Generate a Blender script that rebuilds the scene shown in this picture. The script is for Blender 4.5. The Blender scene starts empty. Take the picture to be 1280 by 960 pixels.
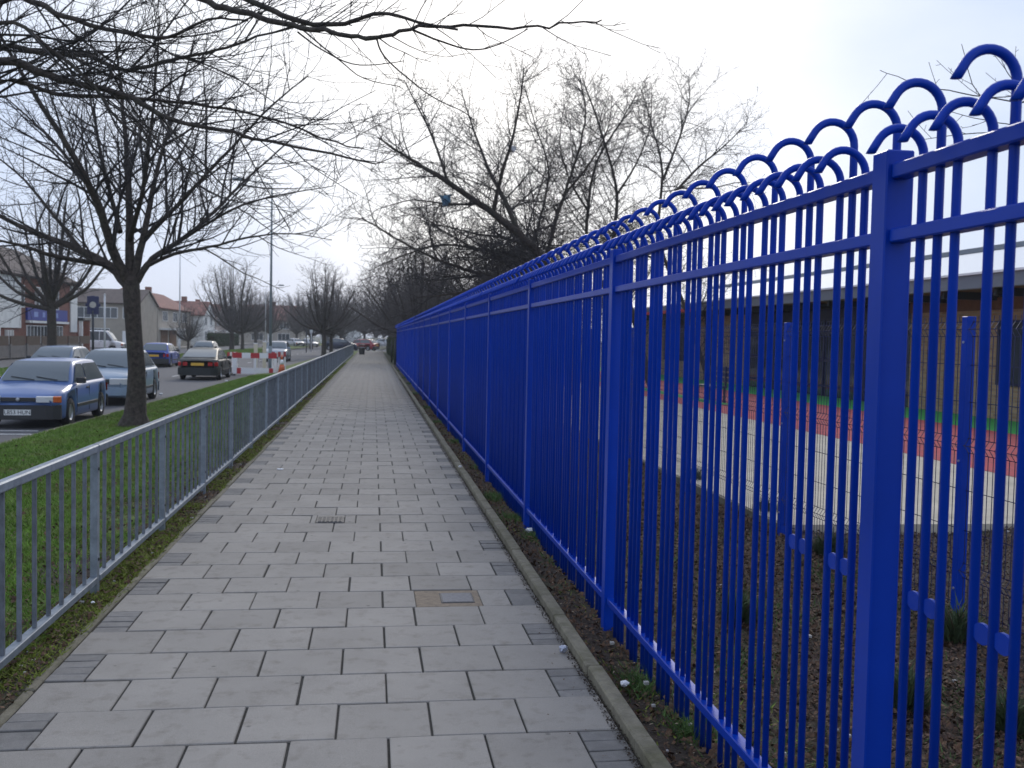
import bpy, bmesh, math, random
import numpy as np
from mathutils import Vector, Matrix

random.seed(7)
rng = np.random.default_rng(11)
S = bpy.context.scene
COL = S.collection
PI = math.pi

# ---------------------------------------------------------------- camera
F_PX, YAW, PITCH, ROLL, EYE = 1247.5, math.radians(7.98), math.radians(2.57), math.radians(1.2), 1.68
cy_, sy_, cp_, sp_ = math.cos(YAW), math.sin(YAW), math.cos(PITCH), math.sin(PITCH)
FWD = Vector((sy_*cp_, cy_*cp_, -sp_))
r0 = Vector((cy_, -sy_, 0.0)); u0 = r0.cross(FWD)
RIGHT = r0*math.cos(ROLL) + u0*math.sin(ROLL)
UP = -r0*math.sin(ROLL) + u0*math.cos(ROLL)
cam_data = bpy.data.cameras.new('camera')
cam = bpy.data.objects.new('camera', cam_data); COL.objects.link(cam)
m = Matrix((RIGHT, UP, -FWD)).transposed().to_4x4()
m.translation = Vector((0, 0, EYE))
cam.matrix_world = m
cam_data.sensor_width = 36.0
cam_data.lens = F_PX/1280*36.0
cam_data.clip_start = 0.05
cam_data.clip_end = 3000
cam_data.dof.use_dof = True; cam_data.dof.focus_distance = 4.2; cam_data.dof.aperture_fstop = 6.3
S.camera = cam

# ---------------------------------------------------------------- sky, sun, exposure
SUN_EL, SUN_AZ = math.radians(28), math.radians(9)     # ahead, a little right of the path
W = bpy.data.worlds.new('World'); S.world = W; W.use_nodes = True
nt = W.node_tree; nt.nodes.clear()
N = nt.nodes.new; LK = nt.links.new
sky = N('ShaderNodeTexSky'); sky.sky_type = 'NISHITA'; sky.sun_disc = False
sky.sun_elevation = SUN_EL; sky.sun_rotation = SUN_AZ
sky.air_density = 1.0; sky.dust_density = 2.0
tc = N('ShaderNodeTexCoord'); mp = N('ShaderNodeMapping'); mp.inputs['Scale'].default_value = (1.0, 1.0, 2.4)
mp.inputs['Location'].default_value = (0.35, 0.2, 0.1)
LK(tc.outputs['Generated'], mp.inputs['Vector'])
nz = N('ShaderNodeTexNoise'); nz.inputs['Scale'].default_value = 1.7; nz.inputs['Detail'].default_value = 5; nz.inputs['Roughness'].default_value = 0.5
LK(mp.outputs['Vector'], nz.inputs['Vector'])
# thin bright patch of the overcast where the sun stands behind the cloud, greyer blue away from it
gd = N('ShaderNodeVectorMath'); gd.operation = 'DOT_PRODUCT'; nrm = N('ShaderNodeVectorMath'); nrm.operation = 'NORMALIZE'
LK(tc.outputs['Generated'], nrm.inputs[0]); LK(nrm.outputs['Vector'], gd.inputs[0])
gd.inputs[1].default_value = (math.sin(SUN_AZ)*math.cos(SUN_EL), math.cos(SUN_AZ)*math.cos(SUN_EL), math.sin(SUN_EL))
gm = N('ShaderNodeMapRange'); gm.inputs[1].default_value = 0.84; gm.inputs[2].default_value = 0.99; gm.inputs[3].default_value = -0.20; gm.inputs[4].default_value = 0.30
LK(gd.outputs['Value'], gm.inputs[0])
ga = N('ShaderNodeMath'); ga.operation = 'ADD'; LK(nz.outputs['Fac'], ga.inputs[0]); LK(gm.outputs[0], ga.inputs[1])
cr = N('ShaderNodeValToRGB')
cr.color_ramp.elements[0].position = 0.34; cr.color_ramp.elements[0].color = (6.3, 7.4, 9.7, 1)
cr.color_ramp.elements[1].position = 0.80; cr.color_ramp.elements[1].color = (11.6, 11.7, 11.8, 1)
LK(ga.outputs[0], cr.inputs['Fac'])
mx = N('ShaderNodeMix'); mx.data_type = 'RGBA'; mx.inputs[0].default_value = 0.88
LK(sky.outputs['Color'], mx.inputs[6]); LK(cr.outputs['Color'], mx.inputs[7])
bgn = N('ShaderNodeBackground'); bgn.inputs['Strength'].default_value = 0.10
LK(mx.outputs[2], bgn.inputs['Color'])
wo = N('ShaderNodeOutputWorld'); LK(bgn.outputs['Background'], wo.inputs['Surface'])

sd = bpy.data.lights.new('sun', 'SUN'); sd.energy = 1.0; sd.angle = math.radians(14); sd.color = (1.0, 0.94, 0.85)
sun = bpy.data.objects.new('sun', sd); COL.objects.link(sun)
sdir = Vector((math.sin(SUN_AZ)*math.cos(SUN_EL), math.cos(SUN_AZ)*math.cos(SUN_EL), math.sin(SUN_EL)))
sun.rotation_euler = sdir.to_track_quat('Z', 'Y').to_euler()
S.view_settings.view_transform = 'Standard'; S.view_settings.look = 'None'
S.view_settings.exposure = 0.10; S.view_settings.gamma = 1.0; S.view_settings.use_curve_mapping = False

# ---------------------------------------------------------------- helpers
def at(px, py, Y):
    """the point on the sight line through photograph pixel (px, py) that lies Y metres along the path"""
    d = FWD + RIGHT*((px-640)/F_PX) - UP*((py-480)/F_PX)
    t = Y/d.y
    return Vector((0, 0, EYE)) + d*t

def mesh_obj(name, verts, faces, mat=None, parent=None, smooth=False, mats=None, fmi=None):
    me = bpy.data.meshes.new(name)
    me.from_pydata([tuple(v) for v in verts], [], faces)
    me.update()
    o = bpy.data.objects.new(name, me); COL.objects.link(o)
    if mats:
        for q in mats: me.materials.append(q)
        if fmi is not None: me.polygons.foreach_set('material_index', fmi)
    elif mat: me.materials.append(mat)
    if smooth: me.polygons.foreach_set('use_smooth', [True]*len(me.polygons))
    if parent: o.parent = parent
    return o

def np_obj(name, V, Fc, mat, parent=None, smooth=False):
    """V (n,3) float, Fc (m,k) int, all faces k-gons"""
    me = bpy.data.meshes.new(name)
    V = np.asarray(V, np.float32); Fc = np.asarray(Fc, np.int32)
    me.vertices.add(len(V)); me.vertices.foreach_set('co', V.ravel())
    k = Fc.shape[1]
    me.loops.add(Fc.size); me.loops.foreach_set('vertex_index', Fc.ravel())
    me.polygons.add(len(Fc)); me.polygons.foreach_set('loop_start', np.arange(0, Fc.size, k, dtype=np.int32))
    me.polygons.foreach_set('loop_total', np.full(len(Fc), k, np.int32))
    if smooth: me.polygons.foreach_set('use_smooth', np.ones(len(Fc), bool))
    me.update(calc_edges=True); me.validate()
    if mat: me.materials.append(mat)
    o = bpy.data.objects.new(name, me); COL.objects.link(o)
    if parent: o.parent = parent
    return o

def bm_obj(name, bm, mat=None, parent=None, smooth=False):
    me = bpy.data.meshes.new(name); bm.to_mesh(me); bm.free()
    if mat: me.materials.append(mat)
    if smooth: me.polygons.foreach_set('use_smooth', [True]*len(me.polygons))
    o = bpy.data.objects.new(name, me); COL.objects.link(o)
    if parent: o.parent = parent
    return o

def add_box(bm, x0, x1, y0, y1, z0, z1, bev=0.0):
    vs = [bm.verts.new(p) for p in ((x0,y0,z0),(x1,y0,z0),(x1,y1,z0),(x0,y1,z0),(x0,y0,z1),(x1,y0,z1),(x1,y1,z1),(x0,y1,z1))]
    fs = [bm.faces.new([vs[i] for i in f]) for f in ((0,3,2,1),(4,5,6,7),(0,1,5,4),(1,2,6,5),(2,3,7,6),(3,0,4,7))]
    if bev > 0:
        es = list({e for f in fs for e in f.edges})
        bmesh.ops.bevel(bm, geom=es, offset=bev, segments=1, affect='EDGES')
    return vs

def box(name, x0, x1, y0, y1, z0, z1, mat, parent=None, bev=0.0):
    bm = bmesh.new(); add_box(bm, x0, x1, y0, y1, z0, z1, bev)
    return bm_obj(name, bm, mat, parent)

def add_tube(bm, pts, rad, sides=8, caps=True):
    pts = [Vector(p) for p in pts]; n = len(pts)
    if not hasattr(rad, '__len__'): rad = [rad]*n
    rings = []
    ref = None
    for i in range(n):
        t = (pts[min(i+1, n-1)] - pts[max(i-1, 0)]).normalized()
        if ref is None:
            ref = Vector((1, 0, 0)) if abs(t.x) < 0.8 else Vector((0, 1, 0))
        u = (ref - t*ref.dot(t)).normalized(); v = t.cross(u); ref = u
        rings.append([bm.verts.new(pts[i] + (u*math.cos(2*PI*k/sides) + v*math.sin(2*PI*k/sides))*rad[i]) for k in range(sides)])
    for i in range(n-1):
        for k in range(sides):
            bm.faces.new((rings[i][k], rings[i][(k+1) % sides], rings[i+1][(k+1) % sides], rings[i+1][k]))
    if caps:
        bm.faces.new(list(reversed(rings[0]))); bm.faces.new(rings[-1])

def tube(name, pts, rad, mat, parent=None, sides=8, smooth=True):
    bm = bmesh.new(); add_tube(bm, pts, rad, sides)
    return bm_obj(name, bm, mat, parent, smooth)

def thing(name, label, cat, loc=(0,0,0), rz=0.0, group=None):
    o = bpy.data.objects.new(name, None); COL.objects.link(o)
    o.empty_display_size = 0.2
    o.location = loc; o.rotation_euler = (0, 0, rz)
    return tag(o, label, cat, group)

def tag(o, label, cat, group=None):
    o['label'] = label; o['category'] = cat
    if group: o['group'] = group
    return o

def kind(o, k):
    o['kind'] = k; return o

def inst(src, parent=None, loc=None, rot=None, scale=None):
    o = src.copy(); COL.objects.link(o)
    if parent is not None: o.parent = parent
    if loc is not None: o.location = loc
    if rot is not None: o.rotation_euler = rot
    if scale is not None: o.scale = scale
    return o

def copy_tree(o, parent=None):
    kids = list(o.children)
    c = o.copy(); COL.objects.link(c)
    if parent is not None: c.parent = parent
    for ch in kids: copy_tree(ch, c)
    return c

# ---------------------------------------------------------------- materials
MATS = {}
def mat(name, col, rough=0.6, var=0.0, vscale=8.0, bump=0.0, bscale=60.0, metal=0.0, spec=0.5, objvar=0.0, col2=None, c2scale=3.0, c2pos=(0.45, 0.65), coat=0.0, detail=4, grain=0.0, spots=0.0):
    if name in MATS: return MATS[name]
    mm = bpy.data.materials.new(name); mm.use_nodes = True; t = mm.node_tree
    b = t.nodes['Principled BSDF']; n = t.nodes.new; l = t.links.new
    b.inputs['Roughness'].default_value = rough; b.inputs['Metallic'].default_value = metal
    b.inputs['Specular IOR Level'].default_value = spec
    b.inputs['Coat Weight'].default_value = coat
    b.inputs['Base Color'].default_value = (*col, 1)
    geo = n('ShaderNodeNewGeometry')
    out = None
    if col2 is not None:
        z = n('ShaderNodeTexNoise'); z.inputs['Scale'].default_value = c2scale; z.inputs['Detail'].default_value = 6; z.inputs['Roughness'].default_value = 0.62
        l(geo.outputs['Position'], z.inputs['Vector'])
        rp = n('ShaderNodeValToRGB'); rp.color_ramp.elements[0].position = c2pos[0]; rp.color_ramp.elements[1].position = c2pos[1]
        rp.color_ramp.elements[0].color = (*col, 1); rp.color_ramp.elements[1].color = (*col2, 1)
        l(z.outputs['Fac'], rp.inputs['Fac']); out = rp.outputs['Color']
    if spots > 0:      # old chewing gum and small stains
        z = n('ShaderNodeTexVoronoi'); z.inputs['Scale'].default_value = 6.5
        l(geo.outputs['Position'], z.inputs['Vector'])
        mr = n('ShaderNodeMapRange'); mr.inputs[1].default_value = 0.05; mr.inputs[2].default_value = 0.10; mr.inputs[3].default_value = 1-spots; mr.inputs[4].default_value = 1.0
        l(z.outputs['Distance'], mr.inputs[0])
        sc_ = n('ShaderNodeSeparateColor'); l(z.outputs['Color'], sc_.inputs[0])
        gt = n('ShaderNodeMath'); gt.operation = 'GREATER_THAN'; gt.inputs[1].default_value = 0.72; l(sc_.outputs[0], gt.inputs[0])
        mk = n('ShaderNodeMix'); mk.inputs[2].default_value = 1.0; l(gt.outputs[0], mk.inputs[0]); l(mr.outputs[0], mk.inputs[3])
        vm = n('ShaderNodeVectorMath'); vm.operation = 'SCALE'
        if out is None: vm.inputs[0].default_value = col
        else: l(out, vm.inputs[0])
        l(mk.outputs[0], vm.inputs['Scale']); out = vm.outputs['Vector']
    if grain > 0:
        z = n('ShaderNodeTexNoise'); z.inputs['Scale'].default_value = 330; z.inputs['Detail'].default_value = 2
        l(geo.outputs['Position'], z.inputs['Vector'])
        mr = n('ShaderNodeMapRange'); mr.inputs[1].default_value = 0.3; mr.inputs[2].default_value = 0.7; mr.inputs[3].default_value = 1-grain; mr.inputs[4].default_value = 1+grain
        l(z.outputs['Fac'], mr.inputs[0])
        vm = n('ShaderNodeVectorMath'); vm.operation = 'SCALE'
        if out is None: vm.inputs[0].default_value = col
        else: l(out, vm.inputs[0])
        l(mr.outputs[0], vm.inputs['Scale']); out = vm.outputs['Vector']
    if var > 0 or objvar > 0:
        val = None
        if var > 0:
            z = n('ShaderNodeTexNoise'); z.inputs['Scale'].default_value = vscale; z.inputs['Detail'].default_value = detail; z.inputs['Roughness'].default_value = 0.65
            l(geo.outputs['Position'], z.inputs['Vector'])
            mr = n('ShaderNodeMapRange'); mr.inputs[1].default_value = 0.3; mr.inputs[2].default_value = 0.7
            mr.inputs[3].default_value = 1-var; mr.inputs[4].default_value = 1+var
            l(z.outputs['Fac'], mr.inputs[0]); val = mr.outputs[0]
        if objvar > 0:
            oi = n('ShaderNodeObjectInfo'); mr = n('ShaderNodeMapRange')
            mr.inputs[3].default_value = 1-objvar; mr.inputs[4].default_value = 1+objvar
            l(oi.outputs['Random'], mr.inputs[0])
            if val is None: val = mr.outputs[0]
            else:
                mu = n('ShaderNodeMath'); mu.operation = 'MULTIPLY'; l(val, mu.inputs[0]); l(mr.outputs[0], mu.inputs[1]); val = mu.outputs[0]
        vm = n('ShaderNodeVectorMath'); vm.operation = 'SCALE'
        if out is None: vm.inputs[0].default_value = col
        else: l(out, vm.inputs[0])
        l(val, vm.inputs['Scale']); out = vm.outputs['Vector']
    if out is not None: l(out, b.inputs['Base Color'])
    if bump > 0:
        z = n('ShaderNodeTexNoise'); z.inputs['Scale'].default_value = bscale; z.inputs['Detail'].default_value = 6
        l(geo.outputs['Position'], z.inputs['Vector'])
        bp = n('ShaderNodeBump'); bp.inputs['Strength'].default_value = bump; bp.inputs['Distance'].default_value = 0.02
        l(z.outputs['Fac'], bp.inputs['Height']); l(bp.outputs['Normal'], b.inputs['Normal'])
    MATS[name] = mm
    return mm

def brick_mat(name, c1, c2, mortar, scale=4.65, horiz='XZ'):
    mm = bpy.data.materials.new(name); mm.use_nodes = True; t = mm.node_tree
    b = t.nodes['Principled BSDF']; n = t.nodes.new; l = t.links.new
    geo = n('ShaderNodeNewGeometry'); sx = n('ShaderNodeSeparateXYZ'); cx = n('ShaderNodeCombineXYZ')
    ad = n('ShaderNodeMath'); ad.operation = 'ADD'
    l(geo.outputs['Position'], sx.inputs[0]); l(sx.outputs[0], ad.inputs[0]); l(sx.outputs[1], ad.inputs[1])
    l(ad.outputs[0], cx.inputs[0]); l(sx.outputs[2], cx.inputs[1])
    br = n('ShaderNodeTexBrick'); l(cx.outputs[0], br.inputs['Vector'])
    br.inputs['Scale'].default_value = 1.0; br.inputs['Brick Width'].default_value = 0.225; br.inputs['Row Height'].default_value = 0.075
    br.inputs['Mortar Size'].default_value = 0.008
    br.inputs['Color1'].default_value = (*c1, 1); br.inputs['Color2'].default_value = (*c2, 1); br.inputs['Mortar'].default_value = (*mortar, 1)
    l(br.outputs['Color'], b.inputs['Base Color']); b.inputs['Roughness'].default_value = 0.9
    bp = n('ShaderNodeBump'); bp.inputs['Strength'].default_value = 0.6; bp.inputs['Distance'].default_value = 0.01
    inv = n('ShaderNodeMath'); inv.operation = 'SUBTRACT'; inv.inputs[0].default_value = 1.0
    l(br.outputs['Fac'], inv.inputs[1]); l(inv.outputs[0], bp.inputs['Height']); l(bp.outputs['Normal'], b.inputs['Normal'])
    return mm

M_BLUE = mat('blue_paint', (0.001, 0.040, 0.385), 0.33, var=0.08, vscale=3.0, bump=0.03, bscale=250, spec=0.22, objvar=0.06)
M_MESHBLUE = mat('mesh_blue', (0.008, 0.012, 0.07), 0.5)
M_GALV = mat('galvanised', (0.235, 0.268, 0.305), 0.50, var=0.24, vscale=13, metal=0.35, objvar=0.10)
M_GALVD = mat('galvanised_dull', (0.150, 0.165, 0.190), 0.55, var=0.3, vscale=14, metal=0.25, objvar=0.14)
M_SLAB = mat('slab_concrete', (0.284, 0.262, 0.236), 0.85, var=0.10, vscale=1.6, bump=0.14, bscale=220, spec=0.3, objvar=0.085, col2=(0.190, 0.170, 0.146), c2scale=9, c2pos=(0.52, 0.80), detail=9, grain=0.17, spots=0.45)
M_EDGEBRICK = mat('edge_brick', (0.190, 0.180, 0.170), 0.9, grain=.15, var=0.16, vscale=14, bump=0.2, bscale=200, objvar=0.12)
M_JOINT = mat('joint_grit', (0.040, 0.039, 0.036), 0.95, var=0.4, vscale=60, bump=0.6, bscale=160)
M_KERB = mat('kerb_concrete', (0.185, 0.165, 0.120), 0.9, var=0.26, vscale=16, bump=0.35, bscale=90, objvar=0.08, col2=(0.115, 0.105, 0.060), c2scale=5, c2pos=(0.45, 0.7))
M_SOIL = mat('soil', (0.046, 0.032, 0.023), 0.95, var=0.45, vscale=18, bump=0.9, bscale=35, col2=(0.05, 0.06, 0.022), c2scale=1.3, c2pos=(0.52, 0.66))
M_LEAF = mat('dead_leaves', (0.095, 0.050, 0.028), 0.9, var=0.7, vscale=25, col2=(0.17, 0.125, 0.070), c2scale=40, c2pos=(.5, .75))
M_CHIP = mat('bark_chips', (0.078, 0.044, 0.031), 0.9, var=0.75, vscale=45, col2=(0.15, 0.09, 0.06), c2scale=60, c2pos=(.55, .7))
M_MOSS = mat('moss', (0.185, 0.220, 0.034), 0.95, var=0.5, vscale=20)
M_WEED = mat('weed_green', (0.075, 0.140, 0.032), 0.8, var=0.4, vscale=12)
M_GRASS = mat('grass_sheet', (0.085, 0.125, 0.018), 0.95, var=0.35, vscale=6, bump=0.7, bscale=70, col2=(0.075, 0.068, 0.030), c2scale=0.9, c2pos=(0.58, 0.74))
M_BLADE = mat('grass_blades', (0.140, 0.240, 0.040), 0.85, var=0.45, vscale=3.5, spec=0.2, col2=(0.20, 0.205, 0.065), c2scale=1.1, c2pos=(.5, .72))
M_ROAD = mat('asphalt', (0.098, 0.096, 0.103), 0.88, var=0.18, vscale=5, bump=0.2, bscale=150)
M_LINE = mat('road_paint', (0.55, 0.54, 0.52), 0.8, var=0.25, vscale=20)
M_EARTH = mat('ground_earth', (0.085, 0.09, 0.055), 0.95, var=0.3, vscale=1.5)
M_BARK = mat('bark', (0.055, 0.043, 0.036), 0.95, var=0.6, vscale=14, bump=1.0, bscale=22, col2=(0.050, 0.051, 0.034), c2scale=2.5, c2pos=(.5, .75))
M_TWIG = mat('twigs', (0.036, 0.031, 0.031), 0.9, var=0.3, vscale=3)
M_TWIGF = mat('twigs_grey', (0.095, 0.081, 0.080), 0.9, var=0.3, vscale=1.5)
M_WHITE = mat('white_render', (0.72, 0.72, 0.70), 0.85, var=0.08, vscale=1.5)
M_WHITEP = mat('white_paint', (0.78, 0.78, 0.78), 0.45)
M_BEIGE = mat('beige_render', (0.36, 0.32, 0.27), 0.9, var=0.12, vscale=1.2)
M_PINK = mat('pale_pink_render', (0.52, 0.44, 0.40), 0.9, var=0.1, vscale=1.2)
M_TILE = mat('brown_roof_tiles', (0.105, 0.080, 0.072), 0.9, var=0.3, vscale=2.5)
M_REDTILE = mat('red_roof_tiles', (0.215, 0.090, 0.070), 0.9, var=0.35, vscale=1.2)
M_GLASS = mat('dark_glass', (0.045, 0.055, 0.065), 0.08, spec=0.8)
M_CARGLASS = mat('car_glass', (0.125, 0.150, 0.165), 0.06, spec=0.8)  # base colour lightened to stand in for sky reflected in the glass
M_RUBBER = mat('rubber', (0.018, 0.018, 0.019), 0.8)
M_BLACKPL = mat('black_plastic', (0.030, 0.030, 0.033), 0.55)
M_RIM = mat('rim_silver', (0.42, 0.43, 0.45), 0.35, metal=0.6)
M_LAMPCLEAR = mat('lamp_clear', (0.62, 0.63, 0.64), 0.12, spec=0.8)
M_ORANGE = mat('lamp_orange', (0.62, 0.13, 0.03), 0.2)
M_REDL = mat('lamp_red', (0.38, 0.012, 0.014), 0.2)
M_PLATEW = mat('plate_white', (0.74, 0.74, 0.72), 0.5)
M_PLATEY = mat('plate_yellow', (0.72, 0.42, 0.05), 0.5)
M_DARKMETAL = mat('dark_metal', (0.020, 0.023, 0.030), 0.5)
M_NAVY = mat('navy_sign', (0.015, 0.020, 0.085), 0.45)
M_SIGNBLUE = mat('shop_blue', (0.012, 0.030, 0.26), 0.45)
M_PALEBLUE = mat('pale_blue_mark', (0.22, 0.30, 0.60), 0.5)
M_POLE = mat('lamp_pole_grey', (0.21, 0.245, 0.26), 0.55)
M_POLEW = mat('lamp_pole_white', (0.62, 0.62, 0.62), 0.6)
M_BARW = mat('barrier_white', (0.84, 0.82, 0.82), 0.5)
M_BARR = mat('barrier_red', (0.48, 0.028, 0.035), 0.5)
M_BARO = mat('barrier_orange', (0.65, 0.14, 0.05), 0.5)
M_CREAM = mat('cream_paving', (0.47, 0.415, 0.325), 0.85, var=0.16, vscale=1.3, col2=(.33, .29, .23), c2scale=2.5, c2pos=(.55, .8), bump=0.1, bscale=80)
M_REDPLAY = mat('red_play_surface', (0.40, 0.060, 0.068), 0.9, var=0.2, vscale=1.5, col2=(.30, .07, .075), c2scale=2)
M_GREENPLAY = mat('green_play_surface', (0.045, 0.34, 0.07), 0.9, var=0.12, vscale=4)
M_FASCIA = mat('grey_fascia', (0.165, 0.185, 0.215), 0.6)
M_SOFFIT = mat('timber_soffit', (0.17, 0.085, 0.045), 0.8, var=0.2, vscale=3)
M_ROOFW = mat('white_metal_roof', (0.80, 0.80, 0.80), 0.55)
M_BRICKY = brick_mat('yellow_brick', (0.45, 0.30, 0.165), (0.29, 0.18, 0.10), (0.34, 0.29, 0.23))
M_BRICKR = brick_mat('red_brick', (0.24, 0.075, 0.045), (0.17, 0.055, 0.038), (0.20, 0.15, 0.12))
M_HEDGE = mat('hedge_leaves', (0.040, 0.062, 0.022), 0.85, var=0.5, vscale=5)
M_WALLC = mat('garden_wall', (0.17, 0.155, 0.145), 0.9, var=0.2, vscale=3)
M_WOOD = mat('brown_timber', (0.095, 0.065, 0.045), 0.9, var=0.3, vscale=6)
M_COVER = mat('iron_cover', (0.050, 0.050, 0.057), 0.6, var=0.25, vscale=60, bump=0.4, bscale=120)
M_MORTAR = mat('mortar_patch', (0.235, 0.185, 0.135), 0.95, var=0.25, vscale=25, bump=0.4, bscale=90)
M_PAPER = mat('paper_white', (0.72, 0.72, 0.74), 0.7)
M_BAG = mat('blue_plastic', (0.16, 0.33, 0.48), 0.5)
M_BOLT = mat('bolt_steel', (0.6, 0.6, 0.62), 0.3, metal=0.7)

# ================================================================ SETTING
ROAD_Z = -0.38
def kerb_x(Y):
    return -6.3 + (max(Y, 10)-18)*0.0205

def vnoise(x, y):
    return (math.sin(x*1.7+y*0.6)+math.sin(y*2.3-x*0.9)+math.sin(x*4.1+y*3.3)*0.5)/2.5

# base ground, one sheet to the horizon
xs = [-900, -30, -8, -4.45, -1.85, 1.25, 30, 900]
zs = [-0.52, -0.52, -0.52, -0.50, -0.16, -0.16, -0.14, -0.14]
ys = [-40, 0, 60, 200, 1500]
V = [(x, y, z) for y in ys for x, z in zip(xs, zs)]
n = len(xs)
Fc = [(j*n+i, j*n+i+1, (j+1)*n+i+1, (j+1)*n+i) for j in range(len(ys)-1) for i in range(n-1)]
kind(mesh_obj('ground', V, Fc, M_EARTH), 'structure')

def strip(name, fx0, fx1, ys, fz, mat_, nx=1, struct=True, jitter=0.0):
    V, Fc = [], []
    for j, y in enumerate(ys):
        a, b = fx0(y), fx1(y)
        for i in range(nx+1):
            x = a+(b-a)*i/nx
            z = fz(x, y) + (vnoise(x*2.2, y*2.2)*jitter if jitter else 0)
            V.append((x, y, z))
    n = nx+1
    for j in range(len(ys)-1):
        for i in range(nx):
            Fc.append((j*n+i, j*n+i+1, (j+1)*n+i+1, (j+1)*n+i))
    o = mesh_obj(name, V, Fc, mat_, smooth=True)
    if struct: kind(o, 'structure')
    return o

def yrange(a, b, k=1.0, growth=1.03):
    out = [a]; s = k
    while out[-1] < b:
        out.append(min(b, out[-1]+s)); s *= growth
    return out

# near grass verge sloping from the railing to the road kerb
def verge_z(x, y):
    k = kerb_x(y)+0.02
    t = min(1, max(0, (-1.60-x)/(-1.60-k)))
    return -0.012 - 0.262*t - 0.015*math.sin(t*PI) + vnoise(x, y)*0.012*math.sin(min(1, t*3)*PI/2)*(1-t)
strip('grass_verge', lambda y: kerb_x(y)+0.12, lambda y: -1.585, yrange(1.0, 116, 0.5, 1.04), verge_z, M_GRASS, nx=26)
# road
strip('road', lambda y: kerb_x(y)-6.9, lambda y: kerb_x(y), yrange(-10, 320, 4, 1.1), lambda x, y: ROAD_Z, M_ROAD)
strip('side_road', lambda y: -4.2, lambda y: 40, [118, 124, 130, 138], lambda x, y: -0.12, M_ROAD)
# far verge, service road and pavement on the other side
FK = lambda y: kerb_x(y)-7.02
strip('far_verge', lambda y: FK(y)-5.6, FK, yrange(5, 320, 5, 1.1), lambda x, y: -0.27+vnoise(x*.3, y*.3)*0.02, M_GRASS, nx=4)
strip('service_road', lambda y: -23.6, lambda y: FK(y)-5.72, yrange(5, 320, 8, 1.1), lambda x, y: -0.36, M_ROAD)
strip('far_pavement', lambda y: -26.5, lambda y: -23.72, yrange(5, 320, 8, 1.1), lambda x, y: -0.25, M_SLAB)

# road kerbs: individual stones near, each a part
def kerb_line(name, fx, y0, y1, ztop, w, h, mat_, step, side, nsingle=100):
    root = kind(bpy.data.objects.new(name, None), 'structure'); COL.objects.link(root)
    bm = bmesh.new(); add_box(bm, -w/2, w/2, -step/2+0.004, step/2-0.004, -h, 0, 0.008); 
    src = None; k = 0; y = y0; rest = bmesh.new(); nrest = 0
    proto = bm_obj('kerb_stone', bm, mat_, root)
    while y < y1:
        ym = y+step/2; ang = math.atan2(fx(y+step)-fx(y), step)
        loc = (fx(ym)+side*w/2+random.uniform(-.004, .004), ym, ztop+random.uniform(-.006, .006)); rot = (random.uniform(-.004, .004), random.uniform(-.02, .02), -ang)
        if k == 0:
            proto.location = loc; proto.rotation_euler = rot
        elif k < nsingle: inst(proto, root, loc, rot)
        else:
            x = loc[0]; add_box(rest, x-w/2, x+w/2, y+.004, y+step-.004, ztop-h, ztop); nrest += 1
        k += 1; y += step
    if nrest: kind(bm_obj('kerb_stone_row', rest, mat_, root), 'stuff')
    else: rest.free()
    return root
kerb_line('road_kerb', kerb_x, 12.0, 116, -0.27, 0.125, 0.14, M_KERB, 0.915, 1, 60)
kerb_line('far_road_kerb', FK, 24.0, 200, -0.26, 0.125, 0.14, M_KERB, 0.915, -1, 40)
kerb_line('path_kerb', lambda y: 1.09, 2.1, 58.2, 0.055, 0.075, 0.15, M_KERB, 0.915, 1, 80)
kerb_line('path_edging', lambda y: -1.54, 2.1, 116, 0.004, 0.05, 0.12, M_KERB, 0.915, -1, 60)

# worn white road marking at the edge of the parking lane
for i, (x, y, l) in enumerate([(-7.05, 20.6, 0.9), (-7.6, 21.3, 0.12)]):
    kind(box('road_marking', x-0.55 if i == 0 else x-.9, x+0.45 if i == 0 else x+.9, y-.06, y+.06, ROAD_Z-.02, ROAD_Z+.004, M_LINE), 'structure')
for y in range(48, 180, 6):
    x = kerb_x(y)-3.5
    kind(box('road_marking', x-.05, x+.05, y, y+2.0, ROAD_Z-.02, ROAD_Z+.004, M_LINE), 'structure')

# ---------------------------------------------------------------- the path: slabs and edge bricks
PX0, PX1, PITCHY, Y00 = -1.537, 1.087, 0.406, 4.145
path = kind(bpy.data.objects.new('path', None), 'structure'); COL.objects.link(path)
pb = box('joint_bed', PX0-.002, PX1+.002, 1.5, 118, -0.12, -0.011, M_JOINT, path)
def slab_mesh(name, w, d, bev, mat_):
    bm = bmesh.new(); add_box(bm, -w/2, w/2, -d/2, d/2, -0.035, 0, bev)
    fs = [f for f in bm.faces if f.normal.z < -0.5]
    bmesh.ops.delete(bm, geom=fs, context='FACES')
    me = bpy.data.meshes.new(name); bm.to_mesh(me); bm.free(); me.materials.append(mat_)
    return me
SLAB = slab_mesh('slab', 0.396, 0.396, 0.004, M_SLAB)
BRK_W = PX1-PX0-6*PITCHY
BRK = slab_mesh('edge_brick', BRK_W-0.010, 0.0945, 0.003, M_EDGEBRICK)
HALF = slab_mesh('slab', 0.185, 0.398, 0.004, M_SLAB)
rest = []; restb = []
nrow = 0; ns = 0; nb = 0
COVER2 = (-0.008, None)
special = {}     # (row, k): replacement
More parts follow.
